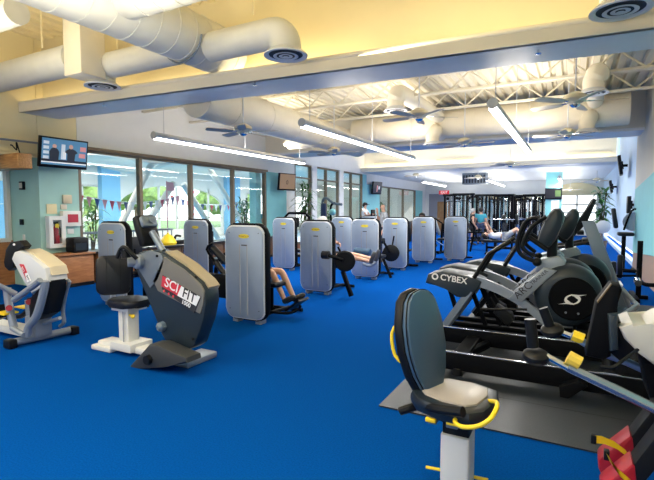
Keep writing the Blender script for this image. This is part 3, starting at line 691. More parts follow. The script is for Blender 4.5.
# person on the bench
bx, by, bz = WY(487, 237, 17.5); bz = .52
t = thing('weight_bench', (bx+.6, by, 0), 'flat black weight bench under the lying person', 'bench')
part('pad', MB().box((bx-.15, by-.16, bz-.09), (bx+1.0, by+.16, bz), .03), VINYL, t)
for x in (bx, bx+.85): part('leg', MB().tube([(x, by-.3, .03), (x, by, .08), (x, by, bz-.09), ], .03, 8).tube([(x, by+.3, .03), (x, by, .08)], .03, 8), BLACKM, t)
part('beam', MB().box((bx, by-.03, .2), (bx+.85, by+.03, .28)), BLACKM, t)
z = bz+.11
person(who(bx+.5, by, 'person in a white top lying on the bench with raised knees'),
       dict(pelvis=(bx+.62, by, z+.03), chest=(bx+.26, by, z+.04), neck=(bx+.08, by, z+.05), head=(bx-.06, by, z+.06), shl=(bx+.16, by+.19, z+.03), shr=(bx+.16, by-.19, z+.03), ell=(bx+.08, by+.3, z+.26), elr=(bx+.08, by-.3, z+.26),
            wrl=(bx+.02, by+.15, z+.42), wrr=(bx+.0, by-.2, z+.42), hipl=(bx+.66, by+.09, z+.03), hipr=(bx+.66, by-.09, z+.03), knl=(bx+1.0, by+.12, z+.34), knr=(bx+1.04, by-.12, z+.30), anl=(bx+1.22, by+.2, .10), anr=(bx+1.26, by-.2, .10), tol=(bx+1.38, by+.22, .05), tor=(bx+1.42, by-.22, .05)),
       WSHIRT, GSHIRT, SHOE, DHAIR, face=(0, 0, 1), long_legs=False)
# ================================================================== left machine: arm cycle with seat
LBL = 'dark-grey stationary cycle with a red and white maker plate and black seat'
Y0 = 3.45
t = thing('arm_cycle', (-4.0, Y0, 0), LBL, 'exercise machine')
hx = poly(Y0-.10, [(138, 253), (143, 251), (154, 250.5), (162, 253), (184, 268), (201, 283), (205, 290), (206, 303), (203, 320), (194, 346), (188, 350), (170, 349), (161, 334), (154, 313), (146, 290), (134, 266), (134, 257)])
body = part('housing', MB().prism(hx, Y0-.10, Y0+.10, 'xz', .02), GUN, t)
part('side_plate', MB().prism(poly(Y0-.11, [(164, 257), (184, 269.5), (200, 284), (204, 291), (203, 305), (200, 314), (158, 291), (153, 281)]), Y0-.112, Y0-.09, 'xz', .004), mat('brown grey plate', (.16, .155, .14), .45), body)
part('top_strip', MB().prism(poly(Y0-.10, [(162, 251.5), (184, 266), (201, 281.5), (205.5, 288), (204, 291), (200, 284), (183, 269), (161, 254)]), Y0-.05, Y0+.108), mat('tan strip', (.34, .28, .18), .5), body)
part('shoulder_plate', MB().prism(poly(Y0-.11, [(140, 254), (151, 250), (161, 254), (164, 262), (158, 280), (150, 288), (143, 276), (135, 263)]), Y0-.112, Y0-.09, 'xz', .004), mat('blue grey plate', (.13, .16, .20), .4), body)
def pl(u, v, d=0): return Vector(WY(u, v, Y0-.116-d))
ux = pl(198, 293)-pl(166, 275.5); uz = Vector((0, 0, 1))
plate = part('maker_plate', MB().prism(poly(Y0-.116, [(162.5, 275), (201, 297), (194, 313), (162, 289)]), Y0-.119, Y0-.105), DARKL, t)
part('red_field', MB().prism(poly(Y0-.118, [(162.8, 275.6), (181.5, 286), (177.5, 295.5), (161.5, 286)]), Y0-.122, Y0-.115), REDB, plate)
part('white_field', MB().prism(poly(Y0-.118, [(181.5, 286), (200.3, 296.8), (196.3, 306), (177.5, 295.5)]), Y0-.122, Y0-.115), LETTER, plate)
def lab(s, u, v, size, m, name): part(name, MB().text(s, size, Mface(Vector(WY(u, v, Y0-.124)), ux, uz), .001, .001), m, plate)
lab('SCI', 171.5, 285.5, .140, LETTER, 'lettering'); lab('FIT', 189, 296, .140, DARKL, 'lettering'); lab('1000', 186, 303.8, .062, LETTER, 'model_number')
for u, v in ((164.5, 291), (169, 293.8), (173.5, 296.3)): part('red_dot', MB().cyl(WY(u, v, Y0-.123), WY(u, v, Y0-.115), .014, seg=10), REDB, plate)
for u, v, r in ((163, 326, .055),): part('crank_axle', MB().lathe([(r, 0), (r*.9, .05), (r*.4, .07), (0, .07)], WY(u, v, Y0-.10), (0, -1, 0), 8), GUNB, t)
for u, v in ((148, 306), (193, 339), (171, 341), (196, 277), (157, 256), (159, 271)): part('bolt', MB().cyl(WY(u, v, Y0-.125), WY(u, v, Y0-.09), .014, seg=8), BLACK, t)
h = part('handle_hub', MB().lathe([(.075, 0), (.075, .05), (.055, .07), (0, .07)], WY(140, 261.5, Y0-.11), (0, -1, 0), 20).lathe([(.055, .0), (.05, .12), (0, .12)], WY(140, 261.5, Y0-.11), (-.6, -1, 0), 16), SILVER, t)
part('crank_handle', MB().tube([WY(137, 259, Y0-.25), WY(131, 253, Y0-.28), WY(125, 247.5, Y0-.3), WY(121, 249, Y0-.3), WY(117, 258, Y0-.32)], .022, 8, 4), BLACK, h)
part('grip', MB().cyl(WY(125, 250, Y0-.28), WY(126, 258, Y0-.28), .045, seg=14), BLACK, h)
part('crank_handle', MB().tube([(-4.1, Y0+.16, 1.12), (-4.25, Y0+.24, 1.05), (-4.4, Y0+.3, 1.15)], .022, 8, 4), BLACK, h)
part('console_neck', MB().tube([WY(163, 251, Y0), WY(152, 232, Y0)], .036, 10), GREYP, t)
M = Matrix.Translation(Vector(WY(148, 230, Y0))) @ Matrix.Rotation(math.radians(-20), 4, 'Y')
c = part('console', MB().box((-.07, -.12, -.17), (.03, .12, .17), .03, M), BLACK, t)
part('console_back', MB().box((.0, -.10, .02), (.07, .10, .14), .02, M).cyl(M @ Vector((.09, 0, .08)), M @ Vector((.10, 0, .08)), .03, seg=12), GREYP, c)
part('screen', MB().box((-.078, -.10, -.08), (-.068, .10, .13), 0, M), GUN, c)
part('base_rail', MB().box((-4.82, Y0-.10, .03), (-3.45, Y0+.10, .10), .02), OFFW, t)
part('cross_foot', MB().box((-4.86, Y0-.16, 0), (-4.52, Y0+.16, .06), .02), OFFW, t)
part('seat_carriage', MB().box((-4.52, Y0-.16, .05), (-4.18, Y0+.14, .14), .01), OFFW, t)
s = part('seat_post', MB().box((-4.47, Y0-.08, .12), (-4.31, Y0+.07, .49), .01), OFFW, t)
part('post_seam', MB().box((-4.37, Y0-.102, .14), (-4.355, Y0-.098, .5)), GROOVE, s)
part('lock_knob', MB().cyl((-4.30, Y0-.06, .44), (-4.24, Y0-.08, .44), .012, seg=8).ell((-4.22, Y0-.085, .44), (.025, .025, .025), seg=10), YELLOW, s)
se = part('seat', MB().prism(rrect(-4.60, -4.15, Y0-.18, Y0+.18, .12, 5), .53, .61, 'xy', .03), VINYL, t)
part('seat_pan', MB().box((-4.52, Y0-.13, .485), (-4.24, Y0+.13, .54), .01), OFFW, se)
br = MB().prism(rrect(-.18, .18, -.22, .22, .08, 5), -.04, .04, 'yz', .025)
MM = Matrix.Translation((-4.55, Y0-.06, .87)) @ Matrix.Rotation(math.radians(-38), 4, 'Z') @ Matrix.Rotation(math.radians(-8), 4, 'Y')
br._tx(list(br.bm.verts), MM)
k = part('backrest', br, VINYL, t)
m = MB()
for y in (-.07, .07): m.box((.038, y-.004, -.18), (.046, y+.004, .2), 0, MM)
part('piping', m, BLACK, k)
part('backrest_arm', MB().tube([(-4.5, Y0, .53), (-4.66, Y0, .56), (-4.60, Y0-.03, .8)], .025, 8), OFFW, t)
ft = part('foot_cover', MB().prism(poly(Y0-.3, [(131, 367), (152, 343.5), (160, 344), (189, 357), (190, 362), (168, 366), (140, 369)]), Y0-.34, Y0-.14, 'xz', .02), mat('dark cover', (.03, .033, .036), .5), t)
part('pedal_axle', MB().lathe([(.05, 0), (.045, .05), (0, .05)], WY(150, 359, Y0-.33), (0, -1, 0), 12), BLACK, ft)
part('front_foot', MB().box((-3.62, Y0-.12, 0), (-3.38, Y0+.32, .07), .02).cyl((-3.45, Y0-.1, .06), (-3.45, Y0-.02, .06), .05, seg=12), SILVER, t)

# ================================================================== far left stepper seen from behind
Y1 = 3.2; W = .125
t = thing('recumbent_stepper', (-5.8, Y1, 0), 'pale-topped recumbent stepper at the left edge, seen from behind', 'exercise machine')
side = [(11, 259), (14, 252), (19, 250.5), (30, 256), (45, 268), (47.5, 282), (40, 286), (32, 295), (25, 283)]
part('shell', MB().prism(poly(Y1-W, side), Y1-W, Y1+W, 'xz', .02), SHELLG, t)
part('shell_top', MB().prism(poly(Y1-W, [(19, 249.8), (30, 255.2), (45, 267.2), (47.6, 276), (45.5, 276), (43.5, 269), (30, 257.5)]), Y1-W+.05, Y1+W+.006, 'xz', .01), SHELLB, t)
part('lower_cover', MB().prism(poly(Y1-W, [(33, 285), (47.5, 281), (47.5, 292), (42, 315), (33, 321), (27, 318), (28, 300)]), Y1-W+.02, Y1+W-.02, 'xz', .02), BLACK, t)
b = Vector(WY(20, 276, Y1-W-.005))
l = part('maker_label', MB().prism(poly(Y1-W-.004, [(19.5, 264), (23.5, 264.5), (30.5, 281), (27.5, 282.5)]), Y1-W-.006, Y1-W+.01), REDB, t)
part('label_white', MB().prism(poly(Y1-W-.006, [(25, 273.5), (27.3, 272.8), (30.5, 281), (27.5, 282.5)]), Y1-W-.009, Y1-W), LETTER, l)
for s_, a_, uu, vv, c_ in (('SCI', .05, 22.9, 269.5, LETTER), ('FIT', .05, 27.6, 278.0, DARKL)):
    part('lettering', MB().text(s_, a_, Mface(Vector(WY(uu, vv, Y1-W-.011)), Vector(WY(27.5, 282, Y1-W))-Vector(WY(20, 266, Y1-W)), (.6, 0, .5)), .001), c_, l)
cc = part('console', MB().prism(poly(Y1-.12, [(4, 262), (5, 250), (10, 242), (19, 240.5), (24, 246), (22, 249), (14, 251), (12, 260), (14, 268), (8, 271), (4, 267)]), Y1-.12, Y1-.02, 'xz', .02), BLACK, t)
part('console_light', MB().cyl(WY(14, 244.5, Y1-.13), WY(14, 244.5, Y1-.1), .014, seg=8), LETTER, cc)
part('cross_foot', MB().cyl((-5.72, Y1-.32, .06), (-5.66, Y1+.40, .06), .045, seg=14), SILVER, t)
for y, x in ((Y1-.32, -5.72), (Y1+.40, -5.66)): part('rubber_foot', MB().box((x-.07, y-.05, 0), (x+.07, y+.05, .105), .02), BLACK, t)
part('main_rail', MB().box((-8.0, Y1-.10, .05), (-5.72, Y1+.10, .15), .02), OFFW, t)
part('front_post', MB().tube([(-5.82, Y1, .1), (-5.85, Y1, .5)], .07, 10).box((-5.82, Y1-.1, .08), (-5.6, Y1+.1, .32), .01), SILVER, t)
def tb(name, pts, r, Y, n=4, m=SILVER): return part(name, MB().tube([WY(u, v, Y+d) for u, v, d in pts], r, 10, n), m, t)
tb('frame_tube', [(45, 281, 0), (44, 290, 0), (37, 315, 0), (29, 326, 0), (27, 336, 0)], .045, Y1-W-.05)
tb('frame_tube', [(7, 288, 0), (9, 305, 0), (14, 328, 0)], .045, Y1-W-.05)
tb('link_bar', [(14, 300, 0), (36, 284, 0), (40, 280, 0)], .035, Y1-W-.1, 2)
tb('link_bar', [(12, 328, 0), (24, 335, 0)], .03, Y1-W-.1, 0)
tb('arm_tube', [(-6, 283, -.2), (16, 294, 0)], .03, Y1-W, 0)
tb('side_handle', [(64, 279, 0), (69, 282, 0), (66, 292, 0), (63, 310, 0), (64, 322, 0), (60, 326, 0)], .022, Y1+W+.05)
tb('under_bar', [(36, 326, 0), (60, 318, 0)], .022, Y1, 0)
for u, v in ((6, 312), (26, 306)):
    p = part('pedal', MB().prism(poly(Y1-.1, [(u-4, v-7), (u+3, v-9), (u+4, v+4), (u-2, v+7)]), Y1-.24 if u < 10 else Y1-.05, Y1-.12 if u < 10 else Y1+.08, 'xz', .01), BLACK, t)
    part('strap', MB().box(Vector(WY(u-2.5, v+2, Y1-.27 if u < 10 else Y1-.08)), Vector(WY(u+2.5, v-1, Y1-.1 if u < 10 else Y1+.09))), YELLOW, p)
    part('heel_cup', MB().cyl(WY(u+3, v-4, Y1-.26 if u < 10 else Y1-.07), WY(u+3, v-4, Y1-.1), .035, seg=12), RED, p)
part('pedal_arm', MB().tube([WY(8, 318, Y1), WY(22, 316, Y1), WY(40, 300, Y1)], .03, 8), BLACK, t)
part('seat', MB().box((-7.9, Y1-.22, .48), (-7.4, Y1+.22, .58), .04), VINYL, t); part('backrest', MB().box((-8.05, Y1-.22, .6), (-7.93, Y1+.22, 1.15), .04), VINYL, t)
part('seat_post', MB().box((-7.75, Y1-.07, .15), (-7.58, Y1+.07, .5)), OFFW, t)

# ================================================================== foreground stepper: seat on column, housing on the right
Y2 = 2.42
t = thing('recumbent_stepper', (0, Y2, 0), 'white recumbent stepper in the foreground with yellow levers and red pedals', 'exercise machine')
def q2(u, v, d=0): return Vector(WY(u, v, Y2+d))
sc = q2(455, 397)                                      # seat centre
sx, sy, sz = sc; sx -= .015
part('seat_column', MB().prism(rrect(sx-.035, sx+.110, Y2-.10, Y2+.07, .012, 3), .05, .44, 'xy', .006), SHELLG, t)
part('column_sleeve', MB().box((sx-.03, Y2-.08, .42), (sx+.105, Y2+.05, sz-.07), .006), BLACK, t)
outline = [(-.20, .02), (-.19, -.12), (-.12, -.19), (.02, -.22), (.17, -.20), (.22, -.13), (.22, .06), (.17, .18), (.04, .21), (-.12, .18), (-.19, .10)]
R = Matrix.Translation((sx+.01, Y2-.01, 0)) @ Matrix.Rotation(math.radians(-12), 4, 'Z')
def rot_outline(k): return [tuple((R @ Vector((a*k, b*k, 0)))[:2]) for a, b in outline]
cu = part('seat', MB().prism(rot_outline(1.0), sz-.05, sz+.035, 'xy', .03), PADK, t)
part('seat_top', MB().prism(rot_outline(.76), sz+.02, sz+.046, 'xy', .012), TAN, cu)
part('seat_pan', MB().prism(rot_outline(.72), sz-.075, sz-.045, 'xy', .01), BLACK, cu)
# backrest: tall rounded pad facing the housing and slightly to the camera
prof = [(-.075, -.27), (-.13, -.17), (-.162, -.04), (-.158, .10), (-.12, .22), (-.07, .265), (0, .28), (.07, .265), (.12, .22), (.158, .10), (.162, -.04), (.13, -.17), (.075, -.27), (0, -.285)]
bc = q2(422, 340, .02)
BM = Matrix.Translation((bc.x, bc.y, bc.z)) @ Matrix.Rotation(math.radians(-20), 4, 'Z') @ Matrix.Rotation(math.radians(-11), 4, 'Y')
kb = part('backrest', MB().prism(prof, -.005, .05, 'yz', .025, BM), PADB, t)
part('backrest_shell', MB().prism([(a*1.04, b*1.03) for a, b in prof], -.055, .008, 'yz', .02, BM), BLACK, kb)
part('piping', MB().tube([BM @ Vector((.032, a*.985, b*.985)) for a, b in prof+[prof[0]]], .004, 6, 3), BLACK, kb)
part('grab_loop', MB().tube([BM @ Vector((-.05, -.10, .12)), BM @ Vector((-.095, -.13, .06)), BM @ Vector((-.095, -.13, -.06)), BM @ Vector((-.05, -.10, -.12))], .010, 8, 3), YELLOW, kb)
part('backrest_bracket', MB().tube([q2(434, 385, .05), q2(424, 392), q2(424, 402), q2(440, 404)], .022, 8, 3).box(q2(420, 397, -.05), q2(440, 402, .08), .006), GREYP, t)
part('arm_lever', MB().tube([q2(418, 398, -.10), q2(426, 406, -.16), q2(440, 409, -.22), q2(463, 412, -.26)], .026, 10, 4), BLACK, t)
part('side_grip', MB().tube([q2(425, 404, .1), q2(412, 407, .0), q2(400, 411, -.02)], .024, 10, 3), BLACK, t)
part('turn_lever', MB().tube([q2(457, 417, -.22), q2(455, 422, -.25), q2(463, 427, -.28), q2(478, 426, -.28), q2(490, 419, -.26), q2(496.5, 408, -.2), q2(496, 402, -.12), q2(486, 401, .0)], .0105, 10, 5), YELLOW, t)
part('release_lever', MB().box(q2(425, 418, -.2), q2(437, 421.5, -.17), .004), YELLOW, t, 'short yellow lever')
part('release_lever', MB().box(q2(446, 421.5, -.22), q2(462, 425.5, -.19), .004), YELLOW, t, 'longer yellow lever')
part('lever_bracket', MB().box(q2(428, 410, -.18), q2(440, 419, -.1), .004).box(q2(446, 411, -.18), q2(462, 422, -.08), .004), GREYP, t)
part('seat_rail', MB().box((sx-.0, Y2-.06, .02), (1.3, Y2+.10, .08), .02), OFFW, t)
part('cross_foot', MB().box((sx-.08, Y2-.16, 0), (sx+.04, Y2+.3, .05), .02), SILVER, t); part('cross_foot', MB().box((1.1, Y2-.35, 0), (1.22, Y2+.35, .10), .02), OFFW, t)
part('carriage_lever', MB().tube([q2(426, 467, .1), q2(442, 470, .1), q2(488, 480, .1)], .009, 8), YELLOW, t)
part('body_column', MB().box((.56, Y2-.1, .08), (.86, Y2+.2, .85), .02), OFFW, t)
part('carriage', MB().box((sx-.06, Y2-.15, .075), (sx+.14, Y2+.1, .12), .01), SILVER, t)
# housing and console
D = .22
part('housing', MB().prism(poly(Y2, [(619, 327), (632, 322), (648, 327), (660, 319), (690, 308), (735, 330), (735, 410), (656, 366), (638, 352), (624, 338)]), Y2-.02, Y2+.26, 'xz', .015), mat('grey white shell', (.46, .46, .44), .45), t)
part('lower_housing', MB().prism(poly(Y2, [(640, 356), (654, 366), (735, 414), (760, 470), (700, 480), (650, 400)]), Y2+.02, Y2+.24, 'xz', .015), BLACKM, t)
part('neck', MB().prism(poly(Y2+.05, [(600, 345), (618, 322), (640, 330), (640, 352), (620, 362)]), Y2+.06, Y2+.3, 'xz', .01), BLACK, t)
co = part('console', MB().prism(poly(Y2+.02, [(596, 304), (611, 284.5), (621, 286.5), (622.5, 290), (614, 314), (611, 357), (604, 360.5), (585, 356)]), Y2+.02, Y2+.17, 'xz', .012), BLACKM, t)
part('console_lit_edge', MB().prism(poly(Y2+.02, [(597, 302), (611, 283.8), (612, 284.2), (597.8, 303.2)]), Y2+.015, Y2+.06), mat('lit edge brown', (.12, .08, .03), .4), co)  # golden-brown strip paints the light on the console's upper edge
part('console_box', MB().prism(poly(Y2-.02, [(608, 315), (618, 314), (618.5, 350), (610, 352)]), Y2-.02, Y2+.1, 'xz', .01), GUN, co)
part('cable', MB().tube([q2(600, 366, -.1), q2(612, 367.5, -.1), q2(622, 361, -.08), q2(637, 350, -.02), q2(645, 346, .05)], .008, 8, 4), BLACK, t)
def arm(dy, grip_a, grip_b, cup, c0, c1, knob, pts, r, ym):
    a = part('swing_arm', MB().tube([q2(u, v, dy) for u, v in pts], r, 12), mat('brushed steel', (.34, .39, .46), .26, .85) if dy < 0 else mat('blue steel', (.22, .34, .52), .3, .5), t)
    part('grip', MB().tube([q2(*grip_a, dy), q2(*grip_b, dy)], .025, 14), BLACK, a)
    part('grip_cup', MB().lathe([(0, .022), (.035, .02), (.054, .006), (.057, -.010), (.046, -.028), (.02, -.036), (0, -.036)], q2(*cup, dy), q2(*grip_a, dy)-q2(*grip_b, dy)+Vector((.02, -.03, 0)), 20), BLACK, a)
    part('slider', MB().tube([q2(*c0, dy), q2(*c1, dy)], .015, 12), CHROME, a)
    d = (q2(*c1, dy)-q2(*c0, dy)).normalized()
    kb_ = MB()
    kb_.cyl(q2(*knob, dy)-d*.026, q2(*knob, dy)+d*.026, .029, seg=10 if dy < 0 else 6)
    part('adjust_knob', kb_, ym, a)
    return a
arm(-.22, (530.2, 319), (533, 347), (536, 355), (546, 356), (570, 369), (574, 360), [(568, 367), (632, 397.5), (700, 431)], .021, mat('ribbed yellow', (.70, .50, .06), .5))
arm(.22, (543, 308), (550, 326), (552, 329), (560, 332), (573, 337), (578, 337), [(571, 335), (600, 352), (627, 362), (700, 395)], .019, YELLOW)
part('arm_hub', MB().cyl((.62, Y2-.24, .75), (.62, Y2+.26, .75), .07, seg=20), BLACK, t)
# pedals
for (du, dv, dy, l) in ((0, 0, .16, 'upper red pedal'), (2, 27, -.12, 'lower red pedal')):
    Z = Y2-.02+dy
    p = part('pedal', MB().prism(poly(Z, [(598+du, 455+dv), (600+du, 452+dv), (629+du, 430+dv), (632+du, 433+dv), (634+du, 453+dv), (626+du, 461+dv), (601+du, 470+dv), (598+du, 463+dv)]), Z-.06, Z+.07, 'xz', .012), RED, t, l)
    part('foot_plate', MB().prism(poly(Z, [(626+du, 437+dv), (668+du, 383+dv), (682+du, 400+dv), (634+du, 458+dv)]), Z-.055, Z+.065, 'xz', .008), BLACK, p)
    m = MB(); P = [(593+du, 439+dv, -.09), (603+du, 440+dv, -.11), (615+du, 445+dv, -.115), (627+du, 454+dv, -.10), (632+du, 462+dv, -.07)] if dv == 0 else [(608+du-4, 455+dv-27, -.12), (612+du-3, 462+dv-27, -.15), (619+du-3, 472+dv-27, -.15), (632+du, 486+dv-27, -.1)]
    rows = []
    for u, v, d in P:
        c0 = Vector(WY(u, v, Z+d)); rows.append((m.bm.verts.new(c0+Vector((-.006, 0, .018))), m.bm.verts.new(c0+Vector((.009, .0, -.018)))))
    for A, B in zip(rows, rows[1:]): m.bm.faces.new((A[0], A[1], B[1], B[0]))
    bmesh.ops.solidify(m.bm, geom=list(m.bm.faces), thickness=.006)
    part('strap', m, YELLOW, p, 'yellow buckle strap')
    u, v, d = P[0]; part('strap_end', MB().box(Vector(WY(u-2, v-4, Z+d-.01)), Vector(WY(u+3, v+3, Z+d+.02)), .003), BLACK, p)
part('pedal_beam', MB().prism(poly(Y2, [(650, 400), (668, 395), (720, 440), (700, 470)]), Y2-.2, Y2+.2, 'xz', .01), BLACK, t)
# ================================================================== mat and low rail machine
def tread(mb):
    for i in range(9): mb.box((-1.34, 3.42+.68*i, .011), (1.38, 3.425+.68*i, .0125))
    return mb
rm = solo('rubber_floor_mat', MB().box((-1.36, 3.42, .001), (1.38, 9.2, .012)), RUBBER, 'dark rubber mat under the cross trainers, edge showing in the foreground', 'mat')
part('mat_seam', MB().box((-1.34, 4.05, .0122), (1.38, 4.056, .0128)).box((-1.34, 4.62, .0122), (1.38, 4.626, .0128)), BLACK, rm)
RY0, RY1 = 4.40, 5.34
t = thing('treadmill', (-1.0, 4.9, .012), 'low black treadmill frame with silver-edged side rails on the rubber mat', 'treadmill')
for y, x in ((RY0, -1.12), (RY1, -1.40)):
    r = part('side_rail', MB().box((x, y, .06), (1.33, y+.07, .235), .008), BLACKM, t)
    part('rail_edge', MB().box((x+.005, y-.002, .228), (1.33, y+.03, .241), .002), CHROME, r)
for x in (-.95, .55): part('cross_member', MB().tube([(x-.12, RY0+.07, .09), (x+.12, RY1, .09)], .05, 8), BLACKM, t)
part('cross_member', MB().box((-1.05, RY0+.02, .10), (-.9, RY1+.02, .16), .01), BLACKM, t)
for x, y in ((-.95, RY0), (-.95, RY1), (.9, RY0), (.9, RY1)): part('foot', MB().cyl((x, y+.035, .0135), (x, y+.035, .08), .05, seg=14), BLACK, t)
part('motor_hood', MB().prism([(.35, .10), (.40, .34), (.62, .44), (1.33, .46), (1.33, .10)], RY0+.05, RY1+.04, 'xz', .03), BLACKM, t)
part('bracket', MB().prism(poly(RY0-.08, [(559, 386), (578, 381), (588, 386), (566, 400), (560, 398)]), RY0-.1, RY0+.02, 'xz', .01), BLACKM, t)
part('rear_roller', MB().cyl((.32, RY0+.07, .14), (.32, RY1, .14), .045, seg=14), BLACK, t)

# ================================================================== cross trainers
Y3 = 5.62
def px(u, v, Y=Y3): return Vector(WY(u, v, Y))
t = thing('cross_trainer', (-.6, Y3+.2, .012), 'nearest grey cross trainer with white CYBEX and arc lettering and a big black disc', 'exercise machine')
s = part('rear_shroud', MB().prism(poly(Y3, [(427.8, 274), (425, 283), (447, 288), (456, 297), (466, 298.5), (477, 291), (481.5, 282), (469, 276), (442, 271.5)]), Y3, Y3+.42, 'xz', .02), GUN, t)
part('lettering', MB().text('CYBEX', .105, Mface(px(453.5, 279.3, Y3-.003), px(470, 280.5)-px(437, 275), (0, 0, 1)), .001, .002), LETTER, s)
part('logo_ring', MB().lathe([(.042, 0), (.042, .003), (.024, .003), (.024, 0), (.042, 0)], px(435, 276.5, Y3-.0), (0, -1, 0), 20), LETTER, s)
for y in (Y3+.03,):
    b = MB(); L_ = [px(472, 281), px(490, 286.5), px(510, 296), (px(528, 308)), px(546, 324)]
    P = [Vector((p.x, y, p.z)) for p in L_]
    up_ = [(p.x, p.z+.055) for p in curve_pts(P, 4)]; dn = [(p.x, p.z-.055) for p in curve_pts(P, 4)]
    b.prism(up_+dn[::-1], y, y+.07, 'xz', .012); part('side_arm', b, SILVER, t)
pan = part('arc_panel', MB().prism(poly(Y3-.02, [(509, 297.5), (543, 268.5), (557, 271), (522, 302)]), Y3-.02, Y3+.1, 'xz', .01), SILVER, t)
tx = px(543, 272.5, Y3-.025)-px(517, 294.5, Y3-.025)
part('lettering', MB().text('ARC', .115, Mface(px(523, 290.5, Y3-.024), tx, (0, 0, 1)), .001), DARKL, pan)
part('lettering', MB().text('TRAINER', .058, Mface(px(539, 277.5, Y3-.024), tx, (0, 0, 1)), .001), DARKL, pan)
part('arc_panel', MB().prism(poly(Y3-.02, [(509, 297.5), (543, 268.5), (557, 271), (522, 302)]), Y3+.36, Y3+.48, 'xz', .01), SILVER, t)
fc_ = px(567.5, 297)
w = part('flywheel_housing', MB().lathe([(0, 0), (.22, 0), (.28, .02), (.325, .06), (.345, .12), (.345, .30), (.32, .36), (.2, .40), (0, .40)], fc_+Vector((0, -.02, 0)), (0, 1, 0), 40), GUN, t)
dc = px(572.5, 299, Y3-.03)
part('disc_cover', MB().lathe([(.235, .02), (.235, -.005), (.22, -.022), (0, -.03)], dc, (0, 1, 0), 40), BLACKM, w)
# white swirl emblem: flattened ring with a thin tail running off each end
em = MB()
def E3(p, d=-.034): return (dc.x+p[0]*.9, dc.y+d, dc.z+p[1]*.9)
up_, dn_ = [], []
for k in range(25):
    a_ = math.radians(-20+205*k/24); w_ = .030*math.sin(PI*min(1, (k+1)/16) if k < 15 else PI*.94*(1-.028*(k-15)))+.004
    up_.append((.085*math.cos(a_), .058*math.sin(a_)+.004)); dn_.append(((.085-w_)*math.cos(a_), (.058-w_)*math.sin(a_)))
for sgn in (1, -1):
    O = [em.bm.verts.new(E3((sgn*(p[0]+.25*p[1]), sgn*p[1]))) for p in up_]; I = [em.bm.verts.new(E3((sgn*(p[0]+.25*p[1]), sgn*p[1]))) for p in dn_]
    for k in range(24): em.bm.faces.new((O[k], O[k+1], I[k+1], I[k]))
    em.bm.faces.new([em.bm.verts.new(E3((sgn*p_, sgn*q_))) for p_, q_ in ((-.02, .062), (.06, .060), (.15, .070), (.07, .046), (.0, .040))])
part('emblem', em, LETTER, w, flat=True)
for sgn in (-1, 1): part('cover_screw', MB().cyl((dc.x+.06*sgn, dc.y-.03, dc.z-.15), (dc.x+.06*sgn, dc.y, dc.z-.15), .012, seg=8), GREYP, w)
part('console_base', MB().prism(poly(Y3+.1, [(534, 272), (540, 259), (560, 256), (566, 262), (564, 273)]), Y3+.08, Y3+.36, 'xz', .025), SILVER, t)
part('console_neck', MB().tube([px(552, 260, Y3+.22), px(552, 246, Y3+.22), px(553, 236, Y3+.22)], .055, 14), BLACK, t)
hp = poly(Y3+.2, [(560, 208.5), (564, 213), (564.5, 219), (561, 228), (556, 240), (550, 246.5), (543, 246), (538, 240), (541, 230), (546, 221), (550, 213), (555, 208.5)])
h = part('console_head', MB().prism(hp, Y3+.03, Y3+.40, 'xz', .05), GUN, t)
part('screen', MB().prism(poly(Y3+.2, [(539.5, 236), (548, 216), (549.5, 217), (541, 237)]), Y3+.08, Y3+.35), DARKL, h)
part('front_bar', MB().tube([px(529, 237, Y3+.05), px(547, 249.5, Y3+.05)], .028, 10), BLACK, t)
part('pivot_ball', MB().ell(px(537, 262, Y3), (.05, .05, .05)), BLACK, t)
for d in (0, .44):
    part('handlebar', MB().tube([px(537, 262, Y3+d), px(523, 256, Y3+d), px(517.5, 247, Y3+d), (px(519, 236, Y3+d)), px(525, 223, Y3+d), px(532, 218.5, Y3+d), px(538, 219.5, Y3+d)], .024, 10, 5), BLACK, t)
    part('handlebar', MB().tube([px(534, 257, Y3+d), px(525, 250, Y3+d), px(523, 244, Y3+d), px(531, 228, Y3+d), px(546, 217, Y3+d)], .022, 10, 5), BLACK, t)
    part('link_bar', MB().tube([px(474, 278, Y3+d), px(489, 254, Y3+d), px(511, 241, Y3+d)], .026, 8), BLACK, t)
for pts in ([(470, 291), (438, 326)],):
    p0, p1 = px(*pts[0]), px(*pts[1])
    for d in (.04, .36): part('rear_leg', MB().tube([(p0.x, Y3+d, p0.z), (p1.x, Y3+d, .05)], .055, 4), GREYP, t)
for a, b in (((443, 285), (452, 316)), ((478, 288), (498, 330)), ((469, 296), (482, 330)), ((487, 294), (506, 326)), ((497, 286), (470, 318))):
    p0, p1 = px(*a), px(*b); part('strut', MB().tube([(p0.x, Y3+.24, p0.z), (p1.x, Y3+.26, max(.05, p1.z))], .032, 4), BLACKM, t)
part('cross_bar', MB().tube([px(480, 309, Y3+.02), px(527, 309.5, Y3+.02)], .014, 8), BLACK, t)
part('foot_plate', MB().prism(poly(Y3+.1, [(497, 304), (512, 313), (514, 320), (508, 326), (494, 312)]), Y3+.04, Y3+.2, 'xz', .015), BLACK, t)
part('foot_plate', MB().prism(poly(Y3+.1, [(488, 300), (503, 309), (505, 316), (499, 322), (485, 308)]), Y3+.28, Y3+.42, 'xz', .015), BLACK, t)
part('base_frame', MB().box((-1.45, Y3+.02, .013), (.45, Y3+.09, .07), .01).box((-1.45, Y3+.36, .013), (.45, Y3+.43, .07), .01).box((.05, Y3+.02, .013), (.3, Y3+.43, .3), .02), BLACKM, t)
t2 = dup(t, (-.63, Y3+.2+.68, .012), 0, 'middle grey cross trainer, only its dark rear shroud and arms in view')
t3 = dup(t, (-.44, Y3+.2+1.42, .012), 0, 'third grey cross trainer, its console just behind the nearest console')

